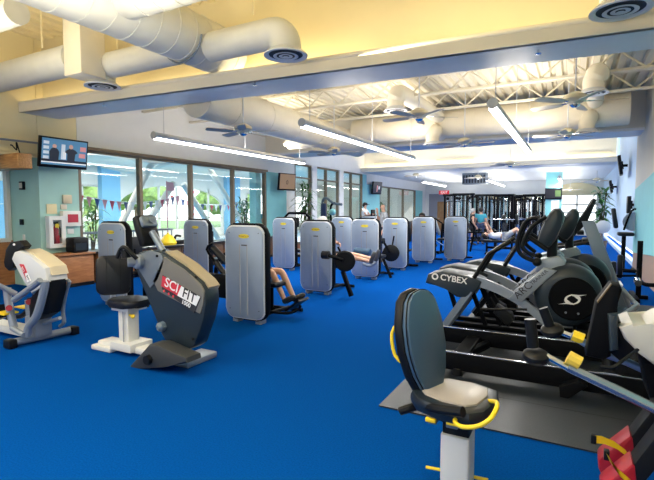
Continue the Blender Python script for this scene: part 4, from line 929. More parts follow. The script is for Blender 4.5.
for q_ in (t2, t3):
    for ch in q_.children:
        if ch.name.startswith('rear_shroud'):
            for g in list(ch.children): bpy.data.objects.remove(g)
# treadmills along the right side
def make_treadmill():
    t = thing('treadmill', (0, 0, 0), '', 'treadmill')
    part('deck', MB().box((-1.35, -.32, .10), (.1, .32, .17), .02), BLACK, t)
    for y in (-.36, .36): part('side_rail', MB().box((-1.4, y-.05, .06), (.15, y+.05, .19), .015), SILVER, t)
    part('motor_hood', MB().prism([(.0, .06), (-.02, .26), (.2, .32), (.48, .24), (.5, .06)], -.40, .40, 'xz', .03), GREYP, t)
    for y in (-.36, .36): part('upright', MB().prism([(.42, .10), (.66, .10), (.16, 1.42), (-.02, 1.42)], y-.03, y+.03, 'xz', .01), GREYP, t)
    for y in (-.36, .36): part('handrail', MB().tube([(.12, y, 1.10), (-.2, y, 1.02), (-.42, y, .98)], .028, 8, 3), BLACK, t)
    part('cross_bar', MB().box((.0, -.36, 1.04), (.12, .36, 1.13), .02).box((-.08, -.3, 1.2), (.02, .3, 1.26), .01), BLACK, t)
    c = part('console', MB().prism([(-.24, 1.20), (-.14, 1.14), (.06, 1.40), (.18, 1.76), (.13, 1.79), (-.04, 1.44)], -.28, .28, 'xz', .02), BLACK, t)
    part('screen', MB().prism([(-.045, 1.45), (-.035, 1.445), (.12, 1.76), (.11, 1.77)], -.22, .22), DARKL, c)
    for x, y in ((-1.3, -.3), (-1.3, .3), (.4, -.3), (.4, .3)): part('foot', MB().cyl((x, y, 0), (x, y, .07), .04, seg=10), BLACK, t)
    return t
tm = make_treadmill(); tm.location = (.12, 8.75, 0); tm['label'] = 'grey treadmill with a tall dark console rising over the cross trainers'
for i, (u, v) in enumerate(((598, 262), (602, 270), (606, 279), (610, 289))):
    x, y, _ = WZ(u, v); st = thing('step_platform', (x, y, 0), ('furthest', 'third', 'second', 'nearest')[i]+' pale step platform in the row on the blue floor by the grey treadmill', 'step', 'pale step platforms')
    part('top', MB().box((x-.2, y-.28, .10), (x+.2, y+.28, .15), .02), OFFW, st)
    for yy in (-.2, .2): part('foot', MB().box((x-.17, y+yy-.06, 0), (x+.17, y+yy+.06, .10), .02), GREYP, st)

# right wall machines
def press(loc, label, rz):
    t = thing('chest_press', loc, label, 'weight machine')
    x, y, _ = loc
    part('post', MB().box((x-.04, y-.04, .05), (x+.04, y+.04, 1.05), .006), BLACKM, t)
    part('base', MB().box((x-.1, y-.5, 0), (x-.02, y+.5, .07), .01).box((x-.5, y-.04, 0), (x+.15, y+.04, .07), .01), BLACKM, t)
    part('press_arm', MB().tube([(x, y-.04, .55), (x-.02, y-.1, .38), (x+.08, y-.25, .30), (x+.3, y-.3, .32)], .035, 10, 5), BLACKM, t)
    part('chrome_sleeve', MB().cyl((x-.06, y-.32, .38), (x-.06, y-.52, .35), .055, seg=18), CHROME, t)
    for dx, dz, dy in ((-.28, .55, .2), (-.40, .45, -.1)): part('pad', MB().box((x+dx-.045, y+dy-.07, dz-.22), (x+dx+.045, y+dy+.07, dz+.22), .03), VINYL, t)
    part('pad_bar', MB().tube([(x-.28, y+.2, .5), (x, y, .5)], .02, 8).tube([(x-.4, y-.1, .4), (x, y, .42)], .02, 8), BLACKM, t)
    return t
press((1.05, 9.9, 0), 'black machine post with chrome sleeve and pads before the aqua wall', 0)
t = thing('seated_press', (1.0, 14.6, 0), 'black seat with a raised backrest beside the pale blue wall', 'weight machine')
p = Vector(WX(624, 234, 1.15))
part('seat', MB().box((p.x-.15, p.y-.2, p.z-.05), (p.x+.22, p.y+.2, p.z+.05), .04), VINYL, t)
part('backrest', MB().box((-.05, -.18, -.28), (.05, .18, .26), .04, Matrix.Translation(p+Vector((-.22, .1, .42))) @ Matrix.Rotation(-.15, 4, 'Y')), VINYL, t)
part('frame', MB().tube([(p.x, p.y, p.z), (p.x, p.y, .05)], .05, 8).tube([(p.x-.3, p.y-.3, .04), (p.x+.25, p.y-.3, .04), (p.x+.25, p.y+.3, .04)], .04, 8).tube([p+Vector((0, .1, .1)), p+Vector((.15, .1, .6)), p+Vector((.32, .1, .65))], .025, 8, 3), BLACKM, t)
part('weight_disc', MB().lathe([(0, -.02), (.24, -.02), (.25, 0), (.24, .02), (0, .02)], p+Vector((.22, .2, .32)), (0, 1, 0), 24), TOWER, t)
t = thing('pedestal_fan', (.9, 20.5, 0), 'round pale fan on a stand before the arched window', 'fan')
x, y, z = WX(603, 227, .8)
part('guard', MB().lathe([(0, -.07), (.15, -.05), (.21, 0), (.15, .05), (0, .07)], (x, y, z), (.2, -1, 0), 24), SHELLG, t)
part('stand', MB().cyl((x, y+.05, .03), (x, y+.05, z-.1), .03, seg=10), GREYP, t); part('base', MB().lathe([(.22, 0), (.22, .03), (.03, .06), (0, .06)], (x, y+.05, 0), seg=20), GREYP, t)
# silver loop frame of a machine behind the foreground console
t = thing('loop_frame_machine', (.55, 7.2, .012), 'machine with a silver bent loop rail right of the black disc cover', 'exercise machine')
lp = [WY(615, 326, 6.6), WY(622, 316, 6.6), WY(636, 306, 6.9), WY(634, 302, 7.0), WY(621, 288, 7.1)]
part('loop_rail', MB().tube(lp, .03, 10, 3), SILVER, t)
part('base', MB().box((.62, 6.5, .013), (1.2, 6.6, .08), .01).box((.62, 7.0, .013), (1.2, 7.1, .08), .01).tube([lp[0], (.8, 6.55, .05)], .03, 8).tube([lp[-1], (.78, 7.05, .07)], .03, 8), SILVER, t)

# ================================================================== fixtures on the left pier and walls
def tv(loc, rz, tilt, w, h, label, pic=None):
    t = thing('television', (0, 0, 0), label, 'television')
    M = Matrix.Rotation(tilt, 4, 'X')
    part('casing', MB().box((-w/2, -.03, -h/2), (w/2, .06, h/2), .012, M), BLACK, t)
    part('bracket', MB().box((-.12, .05, -.12), (.12, .10, .12), 0, M).box((-.03, .08, -.04), (.03, .22, .04)), BLACKM, t)
    s = part('screen', MB().box((-w/2+.03, -.034, -h/2+.06), (w/2-.03, -.028, h/2-.03), 0, M), pic[0][0] if pic else DARKL, t)
    if pic:
        for m, shapes in pic[1:]:
            b = MB()
            for sh in shapes: b.prism([(x*w, z*h) for x, z in sh], -.036, -.033, 'xz', 0, M)
            part('screen_picture', b, m, s)
    t.location = loc; t.rotation_euler = (0, 0, rz); return t
def E_(n, c, k=.5): return mat('screen '+n, c, .3, emit=k)
def rc(x0, x1, z0, z1): return [(x0, z0), (x1, z0), (x1, z1), (x0, z1)]
def blob(cx, cz, rx, rz): return [(cx+rx*math.cos(2*PI*k/10), cz+rz*math.sin(2*PI*k/10)) for k in range(10)]
p = WX(64, 153.5, -9.18)
tv(p, PI/2-.02, .16, .98, .60, 'wide television showing two cooks, high on the pale green pier',
   [(E_('blue', (.08, .22, .38)),), (E_('pale', (.55, .60, .66)), [rc(-.44, -.33, z, z+.10) for z in (-.22, -.06, .1, .26)]+[rc(-.08, .0, -.2, .3)]),
    (E_('dark', (.012, .015, .03)), [[(-.31, -.22), (-.13, -.22), (-.12, .04), (-.16, .13), (-.20, .16), (-.25, .16), (-.29, .12), (-.32, .02)], [(.05, -.22), (.21, -.22), (.22, .0), (.27, .06), (.22, .14), (.15, .18), (.09, .18), (.03, .12), (-.01, .04), (.05, .0)], rc(-.47, .47, -.30, -.22)]), (E_('white', (.8, .8, .82)), [rc(-.47, .47, -.34, -.30), rc(-.04, .02, -.2, .05)]),
    (E_('skin', (.55, .32, .24)), [blob(-.22, .21, .045, .07), blob(.12, .24, .045, .08)]), (E_('pink', (.60, .25, .25)), [rc(.30, .44, -.1, .05), rc(.32, .45, .12, .28)])])
tv(WX(287, 182, -9.25), PI/2-.25, .12, .80, .62, 'television with a tan picture beside the aqua window pier', [(E_('tan', (.26, .16, .085)),), (E_('dark brown', (.06, .035, .02)), [blob(-.02, -.02, .07, .13)]), (E_('tan', (.50, .32, .17)), [blob(-.02, -.02, .045, .09)])])
tv(WX(377, 188, -9.3), PI/2-.2, .12, .85, .66, 'small dark television over the person in the black cap', [(E_('night', (.01, .013, .035)),), (E_('pink', (.60, .25, .25)), [rc(-.08, .02, -.3, .2)]), (E_('pale', (.55, .60, .66)), [rc(.1, .25, -.1, .15)])])
tv((-.98, 25.92, 2.42), .0, .1, .78, .56, 'dark television with a green picture on the far aqua pier', [(E_('black', (.015, .015, .02)),), (E_('green', (.10, .17, .06)), [rc(.1, .42, -.25, .3)])])
tv((1.22, 17.6, 3.02), -PI/2-.06, .15, .85, .6, 'television seen edge on, high on the pale blue right wall')
tv((1.36, 16.0, 1.75), -PI/2, 0, .35, .5, 'thin dark screen under the edge-on television')
tv((1.26, 22.3, 2.55), -PI/2-.04, .15, .8, .5, 'further television edge on above the tall plant')
solo('wall_clock_box', MB().box((-9.86, 5.44, 2.03), (-9.72, 5.5, 2.20), .01), BLACK, 'small dark square frame on the shaded face of the green pier', 'frame')
x, y, z = WY(20.5, 185.5, 5.44)
fr = bpy.data.objects[-1] if False else [o for o in bpy.data.objects if o.name == 'wall_clock_box'][0]; fr.name = 'picture_frame'; fr.location = (x, 5.47, z-.085)
part('picture', MB().box((x-.055, 5.435, z-.055), (x+.055, 5.442, z+.055)), BEIGE, fr)
x, y, z = WY(22.5, 222, 5.5); solo('wall_socket', MB().box((x-.06, 5.47, z-.06), (x+.06, 5.498, z+.06), .005), BLACK, 'black square plate low on the green pier', 'plate')
x, y, z = WY(24.5, 238, 5.5); solo('light_switch', MB().box((x-.04, 5.48, z-.075), (x+.04, 5.499, z+.075), .005), WHITE, 'pale switch plate under the black square plate', 'switch')
# fire extinguisher cabinet
t = thing('extinguisher_cabinet', (-9.58, 5.8, .8), 'tall white cabinet holding a fire extinguisher on the green pier', 'cabinet')
y0 = WX(48.5, 230, -9.5)[1]; y1 = WX(65, 230, -9.5)[1]; z0 = WX(54, 248, -9.5)[2]; z1 = WX(54, 216, -9.5)[2]
f = MB(); w = .085
f.box((-9.599, y0, z0), (-9.47, y0+w, z1)).box((-9.599, y1-w, z0), (-9.47, y1, z1)).box((-9.599, y0+w, z0), (-9.47, y1-w, z0+w)).box((-9.599, y0+w, z1-w), (-9.47, y1-w, z1)).box((-9.599, y0+w, z0+w), (-9.588, y1-w, z1-w))
part('case', f, WHITE, t); part('back_panel', MB().box((-9.584, y0+w, z0+w), (-9.578, y1-w, z1-w)), SHELLG, t); part('glass_door', MB().box((-9.482, y0+w, z0+w), (-9.478, y1-w, z1-w)), GLASS, t)
yc = (y0+y1)/2
e = thing('fire_extinguisher', (-9.52, yc, z0+w), 'fire extinguisher with yellow tag inside the white cabinet', 'fire extinguisher')
part('cylinder', MB().lathe([(0, 0), (.05, 0), (.055, .02), (.055, .30), (.03, .36), (.015, .38), (0, .38)], (-9.54, yc, z0+w), seg=16).box((-9.49, yc-.04, z0+.09), (-9.48, yc+.04, z0+.26)), RED, e)
part('valve', MB().cyl((-9.54, yc, z0+w+.38), (-9.54, yc, z0+w+.43), .02, seg=10).box((-9.55, yc-.07, z0+w+.42), (-9.53, yc+.05, z0+w+.45)), BLACK, e); part('tag', MB().box((-9.488, yc-.04, z0+.42), (-9.484, yc+.04, z0+.5)), YELLOW, e)
part('hose', MB().tube([(-9.54, yc+.03, z0+w+.4), (-9.52, yc+.09, z0+w+.3), (-9.52, yc+.08, z0+w+.12)], .012, 6, 3), BLACK, e)
def wallbox(u0, v0, u1, v1, name, label, cat, m, d=.09, X=-9.6):
    a = WX(u0, v1, X+d); b = WX(u1, v0, X+d)
    return solo(name, MB().box((X+.001, a[1], a[2]), (X+d, b[1], b[2]), .008), m, label, cat), a, b
o, a, b = wallbox(63.5, 211, 81, 226.5, 'defibrillator_box', 'white wall box with a red window on the green pier', 'box', WHITE, .12)
part('red_window', MB().box((-9.482, a[1]+.10, a[2]+.08), (-9.476, b[1]-.07, b[2]-.07)), mat('crimson', (.50, .02, .05), .4), o)
wallbox(63.5, 195, 72, 203.5, 'smoke_alarm', 'square cream alarm plate under the television', 'alarm', SHELLB, .05)
wallbox(47, 204, 57, 214, 'notice_plate', 'cream plate above the extinguisher cabinet', 'plate', CREAM, .02)
wallbox(61, 204.5, 67, 209.5, 'wall_thermostat', 'tiny cream thermostat above the red windowed box', 'thermostat', BEIGE, .03)
wallbox(67.5, 228.5, 74, 234, 'outlet_plate', 'small white outlet plate beneath the red windowed box', 'plate', WHITE, .02)
x, y, z = WZ(72, 252, .97)
t = thing('black_speaker_box', (-9.35, 6.12, .70), 'black rounded box standing on the wooden cabinet', 'box')
part('body', MB().box((-9.5, 5.93, .70), (-9.2, 6.28, 1.02), .04), BLACK, t); part('front_panel', MB().box((-9.202, 5.98, .75), (-9.195, 6.22, .9)), GUN, t)
def cabinet(y0, y1, label, m):
    t = thing('base_cabinet', (-9.35, (y0+y1)/2, 0), label, 'cabinet')
    part('carcass', MB().box((-9.59, y0, 0), (-9.14, y1, .66), .004), m, t); n = max(1, round((y1-y0)/.55)); w = (y1-y0)/n
    for i in range(n):
        d = part('door', MB().box((-9.14, y0+w*i+.01, .08), (-9.12, y0+w*(i+1)-.01, .63), .004), m, t); part('handle', MB().box((-9.12, y0+w*i+.05, .46), (-9.10, y0+w*i+.07, .58)), CHROME, d)
    part('plinth', MB().box((-9.14, y0+.01, .0), (-9.13, y1-.01, .07)), BLACK, t)
cabinet(5.53, 6.33, 'brown wooden cabinet below the green pier', CABW)
solo('cabinet_top', MB().box((-9.59, 5.52, .662), (-9.08, 6.345, .70), .006), CABW, 'brown wooden top over the cabinet by the pier', 'worktop')
cabinet(6.45, 8.2, 'brown low cabinet under the first window', CABW)
solo('counter', MB().box((-9.59, 6.36, .662), (-9.0, 13.3, .70), .006), CTOP, 'long black counter under the pool windows', 'worktop')
cabinet(8.3, 13.2, 'long dark brown cabinet below the pool windows', wood('dark cabinet wood', (.10, .045, .02), (.15, .07, .03), 3, (2, 2, 10)))
yy = WX(168.5, 262, -9.3)[1]
t = thing('yellow_tub', (-9.3, yy, .70), 'yellow domed tub standing on the counter right of the arm cycle console', 'tub')
part('body', MB().lathe([(0, 0), (.20, 0), (.22, .05), (.20, .10), (.12, .22), (.05, .27), (0, .28)], (-9.3, yy, .70), seg=20), YELLOW, t); part('knob', MB().ell((-9.3, yy, .99), (.03, .03, .03), seg=8), YELLOW, t)
for u, l in ((178, 'black small weight rack on the counter'), (190, 'second black item on the counter')):
    yy = WX(u, 250, -9.3)[1]; t = thing('counter_gear', (-9.3, yy, .70), l, 'gear')
    part('body', MB().box((-9.42, yy-.16, .70), (-9.2, yy+.16, .80), .02), BLACK, t); part('top_handle', MB().tube([(-9.3, yy-.12, .80), (-9.3, yy-.06, .92), (-9.3, yy+.1, .90)], .03, 8, 3), BLACK, t)
# oak beam & wire
t = thing('oak_bulkhead_beam', (-9.4, 5.2, 2.4), 'orange oak box beam at the left edge under the ceiling', 'beam')
part('beam', MB().box((-11.0, 4.86, 2.38), (-9.12, 5.12, 2.66), .01), OAK, t)
solo('loose_wire', MB().tube([(-9.75, 5.0, 2.665), (-9.6, 5.0, 2.85), (-9.45, 5.02, 2.75), (-9.4, 5.0, 2.88), (-9.3, 5.0, 2.668)], .012, 6, 4), BLACK, 'loose black wire looped on top of the oak beam', 'wire')
solo('ceiling_rail', MB().cyl((-9.7, .2, 2.9), (-9.45, 5.6, 2.93), .02, seg=8), SILVER, 'thin pale pipe above the oak beam', 'pipe')
# exit sign
p = WY(444, 192.5, 32.7)
t = thing('exit_sign', (p[0], 32.8, p[2]), 'small red lit exit sign over the brown far door', 'sign')
part('box', MB().box((p[0]-.38, 32.72, p[2]-.16), (p[0]+.38, 32.99, p[2]+.16), .01), WHITE, t); part('face', MB().box((p[0]-.36, 32.715, p[2]-.14), (p[0]+.36, 32.72, p[2]+.14)), mat('red lit face', (.5, .01, .03), .4, emit=.7), t)
part('lettering', MB().text('EXIT', .24, Mface((p[0], 32.712, p[2]), (1, 0, 0), (0, 0, 1)), .001), mat('lit letters', (.9, .75, .75), emit=.9), t)
p = WY(555, 206, 25.95); solo('poster', MB().box((p[0]-.18, 25.97, p[2]-.3), (p[0]+.18, 25.998, p[2]+.3)), WHITE, 'white notice on the far aqua pier below the television', 'poster')

# ================================================================== plants
def plant(loc, h, n, ln, label, trunk=True, r=.5, z0=.0, m=LEAF, wd=.06):
    t = thing('potted_dracaena', loc, label, 'plant'); x, y, z = loc; z += z0
    part('pot', MB().lathe([(0, 0), (.17, 0), (.22, .34), (.24, .36), (.22, .38), (.2, .34), (0, .33)], (x, y, z), seg=20), POT, t)
    part('soil', MB().lathe([(.2, .345), (0, .35)], (x, y, z), seg=16), BARK, t)
    tr = MB()
    for k in range(3): tr.tube([(x+.05*k-.05, y, z+.33), (x+.06*(k-1), y+.04*k, z+h*.5), (x+.12*(k-1), y+.05*(k-1), z+h*(.62+.14*k))], .022, 7, 3)
    part('stem', tr, BARK, t)
    lf = MB(); b = lf.bm
    for k in range(n):
        c = Vector((x+.12*((k % 3)-1), y+.05*((k % 3)-1), z+h*(.34+.58*random.random())))
        a = random.random()*2*PI; el = random.uniform(-.1, 1.25); L = ln*random.uniform(.6, 1.1)
        d = Vector((math.cos(a)*math.cos(el), math.sin(a)*math.cos(el), math.sin(el))); s = d.cross(Vector((0, 0, 1))).normalized()*wd/2
        prev = None
        for i in range(6):
            q = i/5; pt = c+d*L*q+Vector((0, 0, -.55*L*q*q)); wv = s*(math.sin(PI*min(1, .15+q*.85))*1.0+.05)
            cur = (b.verts.new(pt-wv), b.verts.new(pt+wv))
            if prev: b.faces.new((prev[0], prev[1], cur[1], cur[0]))
            prev = cur
    part('foliage', lf, m, t); return t
plant((-8.9, 14.85, 0), 2.75, 170, .60, 'tall green dracaena beside the tan television')
plant((.95, 21.3, 0), 2.65, 150, .45, 'tall leafy plant by the right wall near the arched window', wd=.1)
x, y, z = WX(249, 240, -11.3); plant((-11.3, y-.3, -.02), 2.2, 120, .6, 'dark green plant in the pool hall behind the last pane')
x, y, z = WX(105, 240, -12.6); plant((-13.2, y, -.02), 1.95, 110, .6, 'bright leafy plant in the pool hall behind the first tower', m=LEAFB)
plant((-10.9, 27.4, -.02), 2.3, 130, .7, 'plant behind the dark far windows')
plant((-10.8, 20.2, -.02), 1.9, 110, .7, 'plant behind the tall corner window')
# bunting
FL = [mat('flag red', (.60, .06, .10), .8), mat('flag white', (.85, .85, .85), .8), mat('flag navy', (.05, .08, .25), .8), mat('flag pink', (.75, .35, .40), .8)]
def bunting(p0, p1, n, label, sag=.25):
    t = thing('bunting', p0, label, 'bunting'); p0 = Vector(p0); p1 = Vector(p1)
    P = [p0.lerp(p1, i/n)-Vector((0, 0, 4*sag*(i/n)*(1-i/n))) for i in range(n+1)]
    part('string', MB().tube(P, .008, 5), LETTER, t)
    for i in range(n):
        a = P[i].lerp(P[i+1], .15); b = P[i].lerp(P[i+1], .85); c = (a+b)/2-Vector((0, 0, .30))
        m = MB(); d = Vector((.004, 0, 0)); va = [m.bm.verts.new(q+d) for q in (a, b, c)]; vb = [m.bm.verts.new(q-d) for q in (a, b, c)]
        m.bm.faces.new(va); m.bm.faces.new(vb[::-1])
        for j in range(3): m.bm.faces.new((va[j], vb[j], vb[(j+1) % 3], va[(j+1) % 3]))
        part('flag', m, FL[(i*3) % 4 if i % 3 else (i % 4)], t, ('red', 'white', 'navy', 'pink')[(i*3) % 4 if i % 3 else (i % 4)]+' flag')
bunting((-12.2, 8.0, 2.05), (-12.8, 12.4, 2.15), 16, 'pennant bunting across the first two pool windows')
bunting((-14, 13.0, 2.2), (-14, 17.2, 1.95), 15, 'pennant bunting before the arched pool window')
bunting((-11.6, 2.0, 1.95), (-12.2, 7.6, 1.95), 14, 'pennant bunting left of the green pier')
# pool rail
t = thing('pool_railing', (-11.2, 8.5, -.02), 'silver railing at the pool edge behind the first window', 'railing')
part('top_rail', MB().tube([(-11.2, 6.5, 1.0), (-11.2, 10.5, 1.0)], .03, 8).tube([(-11.2, 6.5, .5), (-11.2, 10.5, .5)], .02, 8), SILVER, t)
for k in range(12): part('baluster', MB().cyl((-11.2, 6.55+.355*k, -.02), (-11.2, 6.55+.355*k, 1.0), .016, seg=8), SILVER, t)
solo('lifeguard_flag', MB().prism([(12.0, 2.3), (12.35, 2.3), (12.3, 2.6), (11.98, 2.62)], -13.05, -13.03, 'yz').cyl((-13.04, 12.0, -.02), (-13.04, 11.99, 2.65), .02, seg=8), FL[3], 'pink flag on a pole beside the arched pool window', 'flag')
t = thing('spiral_post', (-17, 17.4, -.02), 'red and white patterned post before the arched pool window', 'post')
part('post', MB().cyl((-17, 17.2, -.02), (-17, 17.2, 2.7), .14, seg=14), LETTER, t)
for k in range(9): part('red_band', MB().cyl((-17, 17.2, .2+.28*k), (-17, 17.2, .32+.28*k), .145, seg=14), FL[0], t)
# trees outside
def tree(x, y, h, r, label):
    t = thing('tree', (x, y, -.26), label, 'tree'); part('trunk', MB().tube([(x, y, -.26), (x+.1, y, h*.6)], .18, 8), BARK, t)
    m = MB()
    for k in range(26):
        a, b = random.random()*2*PI, random.random(); m.ell((x+r*b*math.cos(a), y+r*b*math.sin(a), h*random.uniform(.4, 1)), (r*.4, r*.4, r*.35), seg=8)
    for v in m.bm.verts: v.co += Vector((random.uniform(-.12, .12),)*3)*r*.5
    part('crown', m, LEAFB, t)
for i, (x, y, h, r) in enumerate(((-34, 22, 5, 2.6), (-38, 31, 6, 3.2), (-33, 39, 5, 2.8), (-30, 14, 4, 2.4))): tree(x, y, h, r, ('round green tree outside the arched pool window', 'taller green tree outside at the middle of the arch', 'green tree outside beyond the right of the arch', 'small green tree outside the narrow pool windows')[i])

# ================================================================== far gym equipment
def make_cable():
    t = thing('cable_machine', (0, 0, 0), '', 'weight machine', 'dark cable stations at the far end')
    for x in (-.45, .45): part('upright', MB().box((x-.05, -.06, 0), (x+.05, .06, 2.35), .008), BLACKM, t)
    part('top_beam', MB().box((-.55, -.08, 2.33), (.55, .08, 2.45), .01), BLACK, t); part('base', MB().box((-.55, -.4, 0), (-.42, .4, .08), .01).box((.42, -.4, 0), (.55, .4, .08), .01), BLACKM, t)
    s = part('weight_stack', MB().box((-.16, -.1, .1), (.16, .1, .85), .006), BLACK, t)
    m = MB()
    for k in range(14): m.box((-.162, -.104, .14+.05*k), (.162, -.1, .145+.05*k))
    part('plate_line', m, GREYP, s)
    for x in (-.3, -.1, .1, .3): part('guide_rod', MB().cyl((x, 0, .08), (x, 0, 2.34), .028, seg=8), CHROME, t)
    for x in (-.3, .3): part('pulley', MB().cyl((x, -.12, 2.2), (x, -.08, 2.2), .08, seg=14), BLACK, t)
    part('pull_bar', MB().tube([(-.4, -.15, 1.95), (-.25, -.15, 2.06), (.25, -.15, 2.06), (.4, -.15, 1.95)], .016, 8, 2).cyl((0, -.15, 2.06), (0, -.1, 2.3), .006, seg=6), BLACK, t)
    return t
cm = make_cable(); cm['label'] = 'dark cable station with shiny rods right behind the lone sixth tower'
px_ = WY(463, 230, 24); cm.location = (px_[0], 24, 0)
for u, Y, l, rz in ((453, 25, 'dark cable station just right of the brown far door', .2), (485, 26, 'cable station behind the person in teal', .1), (505, 28, 'cable station left of the dumbbell shelf under the cream cove', 0), (533, 27, 'cable station right of the squat rack by the aqua pier', -.2), (474, 28.5, 'cable station furthest back between the two standing people', 0)):
    dup(cm, (WY(u, 230, Y)[0], Y, 0), rz, l)
def make_rack():
    t = thing('squat_rack', (0, 0, 0), '', 'rack', 'black squat racks at the far end')
    for x in (-.6, .6):
        for y in (-.5, .5): part('upright', MB().box((x-.04, y-.04, 0), (x+.04, y+.04, 2.3), .006), BLACKM, t)
    part('top_frame', MB().box((-.64, -.54, 2.28), (.64, -.46, 2.36)).box((-.64, .46, 2.28), (.64, .54, 2.36)).box((-.64, -.5, 2.28), (-.56, .5, 2.36)).box((.56, -.5, 2.28), (.64, .5, 2.36)), BLACKM, t)
    b = part('barbell', MB().cyl((-1.05, -.58, 1.15), (1.05, -.58, 1.15), .015, seg=10), CHROME, t)
    for x in (-.85, -.78, .78, .85): part('weight_plate', MB().cyl((x-.025, -.58, 1.15), (x+.025, -.58, 1.15), .22, seg=20), BLACK, b)
    for x in (-.62, .62): part('hook', MB().box((x-.03, -.62, 1.05), (x+.03, -.5, 1.13)), GREYP, t)
    for x in (-.62, .62):
        for z in (.35, .7): part('weight_plate', MB().cyl((x*1.07, .0, z), (x*1.07+(.06 if x > 0 else -.06), .0, z), .2, seg=18), BLACK, t)
    part('base', MB().box((-.64, -.55, 0), (-.56, .55, .06)).box((.56, -.55, 0), (.64, .55, .06)).box((-.64, .46, .0), (.64, .54, .06)), BLACKM, t)
    return t
rk = make_rack(); rk['label'] = 'squat rack standing behind the lying person'; rk.location = (WY(500, 230, 24)[0], 24, 0)
for u, Y, l in ((522, 25.5, 'squat rack right of the lying person behind the console handles'), (510, 29, 'squat rack furthest back before the wall mirrors')): dup(rk, (WY(u, 230, Y)[0], Y, 0), 0, l)
# small dark equipment between towers and racks
t = thing('leg_machine', (-3.9, 17.5, 0), 'black leg machine with pale pads left of the lone sixth tower', 'weight machine')
x, y, _ = WY(441, 240, 17); 
part('frame', MB().tube([(x-.3, y, .04), (x+.3, y, .04)], .04, 8).tube([(x, y, .04), (x+.05, y, 1.1)], .045, 8).tube([(x+.05, y, 1.1), (x-.25, y, 1.3)], .03, 8).tube([(x, y-.4, .04), (x, y+.4, .04)], .04, 8), BLACKM, t)
part('backrest', MB().box((-.04, -.12, -.3), (.04, .12, .3), .03, Matrix.Translation((x-.15, y, .95)) @ Matrix.Rotation(-.35, 4, 'Y')), GREYP, t); part('seat', MB().box((x-.1, y-.2, .48), (x+.35, y+.2, .57), .03), VINYL, t)
part('foot_bar', MB().tube([(x+.1, y-.1, .3), (x-.2, y-.35, .55), (x-.35, y-.4, .5)], .025, 8, 3), CHROME, t)
t = thing('elliptical_frame', (-8.6, 13.2, 0), 'black hoop-handled machine before the tan television', 'exercise machine')
pts = [WY(285, 232, 13.6), WY(285, 217, 13.6), WY(289, 213, 13.6), WY(305, 213.5, 13.6), WY(309, 217, 13.6), WY(311, 232, 13.6)]
pts = [(pts[0][0], 13.6, .05)]+pts+[(pts[-1][0], 13.6, .05)]
part('hoop', MB().tube(pts, .04, 10), BLACKM, t); a = Vector(WY(293, 222, 13.6)); part('console', MB().box(a-Vector((.3, .1, .18)), a+Vector((.25, .05, .16)), .04), BLACK, t)
part('base', MB().box((pts[0][0]-.2, 13.3, 0), (pts[-1][0]+.2, 13.9, .08), .02), BLACK, t)
t = thing('pulldown_frame', (-8.0, 16, 0), 'dark blue machine frame with a curved top arm before the tall windows', 'weight machine')
Y = 16.0; A = [WY(322, 235, Y), WY(322, 204, Y), WY(326, 198, Y), WY(333, 203, Y), WY(342, 204.5, Y)]; A = [(A[0][0], Y, .04)]+A
part('main_post', MB().tube(A, .05, 10, 3), GUNB, t); B = [WY(331, 222, Y), WY(331, 206, Y), WY(335, 203, Y)]; B = [(B[0][0], Y+.2, .04)]+B
part('second_post', MB().tube(B, .045, 10, 3), BLACKM, t); a = Vector(WY(324, 211, Y)); part('back_pad', MB().box(a-Vector((.10, .1, .35)), a+Vector((.10, .05, .3)), .04), NAVY, t)
part('base', MB().box((A[0][0]-.2, Y-.4, 0), (B[0][0]+.2, Y+.4, .06), .01), BLACKM, t)
a = Vector(WY(332.5, 212, 15.7)); t = thing('exercise_ball', (a.x, 15.7, a.z), 'teal ball resting on the dark blue machine frame', 'ball'); part('ball', MB().ell(a, (.13, .13, .13)), TEALB, t)
t = thing('dumbbell_rack', (-2.5, 20.6, 0), 'low black rack of dumbbells by the lying person', 'rack')
x, y, _ = WY(476, 240, 19)
part('shelf', MB().box((x-.8, y-.2, .35), (x+.8, y+.2, .40)).box((x-.8, y-.2, .68), (x+.8, y+.2, .73)), BLACKM, t)
for sx_ in (-.75, .75): part('upright', MB().box((x+sx_-.04, y-.22, 0), (x+sx_+.04, y+.22, .8)), BLACKM, t)
for zz in (.40, .73):
    for k in range(6):
        xx = x-.62+.25*k; d = thing('dumbbell', (xx, y, zz), 'black dumbbell on the low rack by the bench', 'dumbbell', 'dumbbells on the low rack')
        part('handle', MB().cyl((xx, y-.1, zz+.075), (xx, y+.1, zz+.075), .016, seg=8), CHROME, d)
        for s in (-1, 1): part('head', MB().cyl((xx, y+s*.06, zz+.075), (xx, y+s*.15, zz+.075), .074, seg=10), BLACK, d)

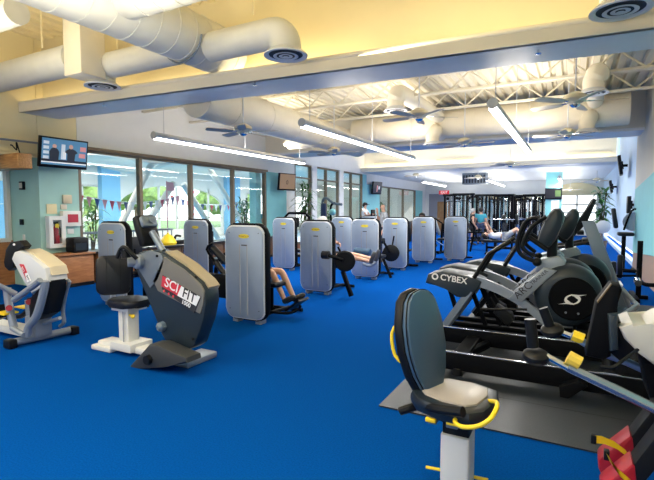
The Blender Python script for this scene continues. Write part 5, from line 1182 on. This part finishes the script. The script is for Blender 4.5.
# ================================================================== light
w = bpy.data.worlds.new('world'); bpy.context.scene.world = w; w.use_nodes = True
bg = w.node_tree.nodes['Background']
tc = w.node_tree.nodes.new('ShaderNodeTexCoord'); sp = w.node_tree.nodes.new('ShaderNodeSeparateXYZ'); rp = w.node_tree.nodes.new('ShaderNodeValToRGB')
rp.color_ramp.elements[0].position = .0; rp.color_ramp.elements[0].color = (.95, .96, .97, 1); rp.color_ramp.elements[1].position = .6; rp.color_ramp.elements[1].color = (.55, .74, 1, 1)
w.node_tree.links.new(tc.outputs['Generated'], sp.inputs[0]); w.node_tree.links.new(sp.outputs['Z'], rp.inputs['Fac']); w.node_tree.links.new(rp.outputs['Color'], bg.inputs['Color'])
bg.inputs['Strength'].default_value = 2.3
def area(name, loc, sx, sy, power, col=(1, .98, .94), rot=(0, 0, 0)):
    l = bpy.data.lights.new(name, 'AREA'); l.shape = 'RECTANGLE'; l.size = sx; l.size_y = sy; l.energy = power; l.color = col
    o = bpy.data.objects.new(name, l); C.objects.link(o); o.location = loc; o.rotation_euler = rot; return o
for x in (-7.0, -3.9, -1.0):
    area('tube_and_fill_light', (x, 9.3, 2.91), .12, 5.2, 130)
    area('added_uplight', (x, 9.7, 3.08), .6, 4.2, 80, (1, .91, .78), (PI, 0, 0))  # uplight added above the tubes to brighten the deck
    area('tube_and_fill_light', (x, -.5, 3.0), .12, 5.2, 95); area('added_uplight', (x, .2, 3.1), .3, 6, 190, (1, .90, .68), (PI, 0, 0)); area('added_uplight', (x, 3.0, 3.1), .3, 2.5, 10, (1, .86, .55), (PI, 0, 0))  # unseen lights added to brighten the near bay; no tubes hang there
for x in (-6.8, -3.7, -.7):
    area('tube_and_fill_light', (x, 25.5, 2.95), .12, 5.2, 120); area('tube_and_fill_light', (x, 18, 3.3), .12, 5, 120); area('added_uplight', (x, 18, 3.34), .3, 5, 90, (1, .97, .92), (PI, 0, 0)); area('added_uplight', (x, 27.5, 2.7), 1.6, 9.5, 120, (1, .97, .9), (PI, 0, 0))  # far downlights follow the tubes; tall-bay lights and uplights are added fill
area('cove_light', (-4.1, 5.85, 3.64), 10.8, .08, 42, (1, .84, .50), (PI, 0, math.atan(-.075)))
area('cove_light', (-4.1, 21.68, 3.64), 10.8, .08, 30, (1, .86, .6), (PI, 0, 0))
for y in (8, 14, 20, 26): area('pool_fill_light', (-15, y, 3.7), 5, .6, 380, (1, .95, .86))  # ceiling fill added to brighten the pool hall, no fixtures there
s = bpy.data.lights.new('sun', 'SUN'); s.energy = 4.0; s.angle = .02; so = bpy.data.objects.new('sun', s); C.objects.link(so); so.rotation_euler = (math.radians(48), 0, math.radians(60))
sc_ = bpy.context.scene
sc_.view_settings.view_transform = 'Standard'; sc_.view_settings.look = 'None'; sc_.view_settings.gamma = 1; sc_.view_settings.use_curve_mapping = False
sc_.view_settings.exposure = 0.12
sc_.cycles.use_denoising = True
sc_.cycles.max_bounces = 8; sc_.cycles.transparent_max_bounces = 16; sc_.cycles.sample_clamp_indirect = 6
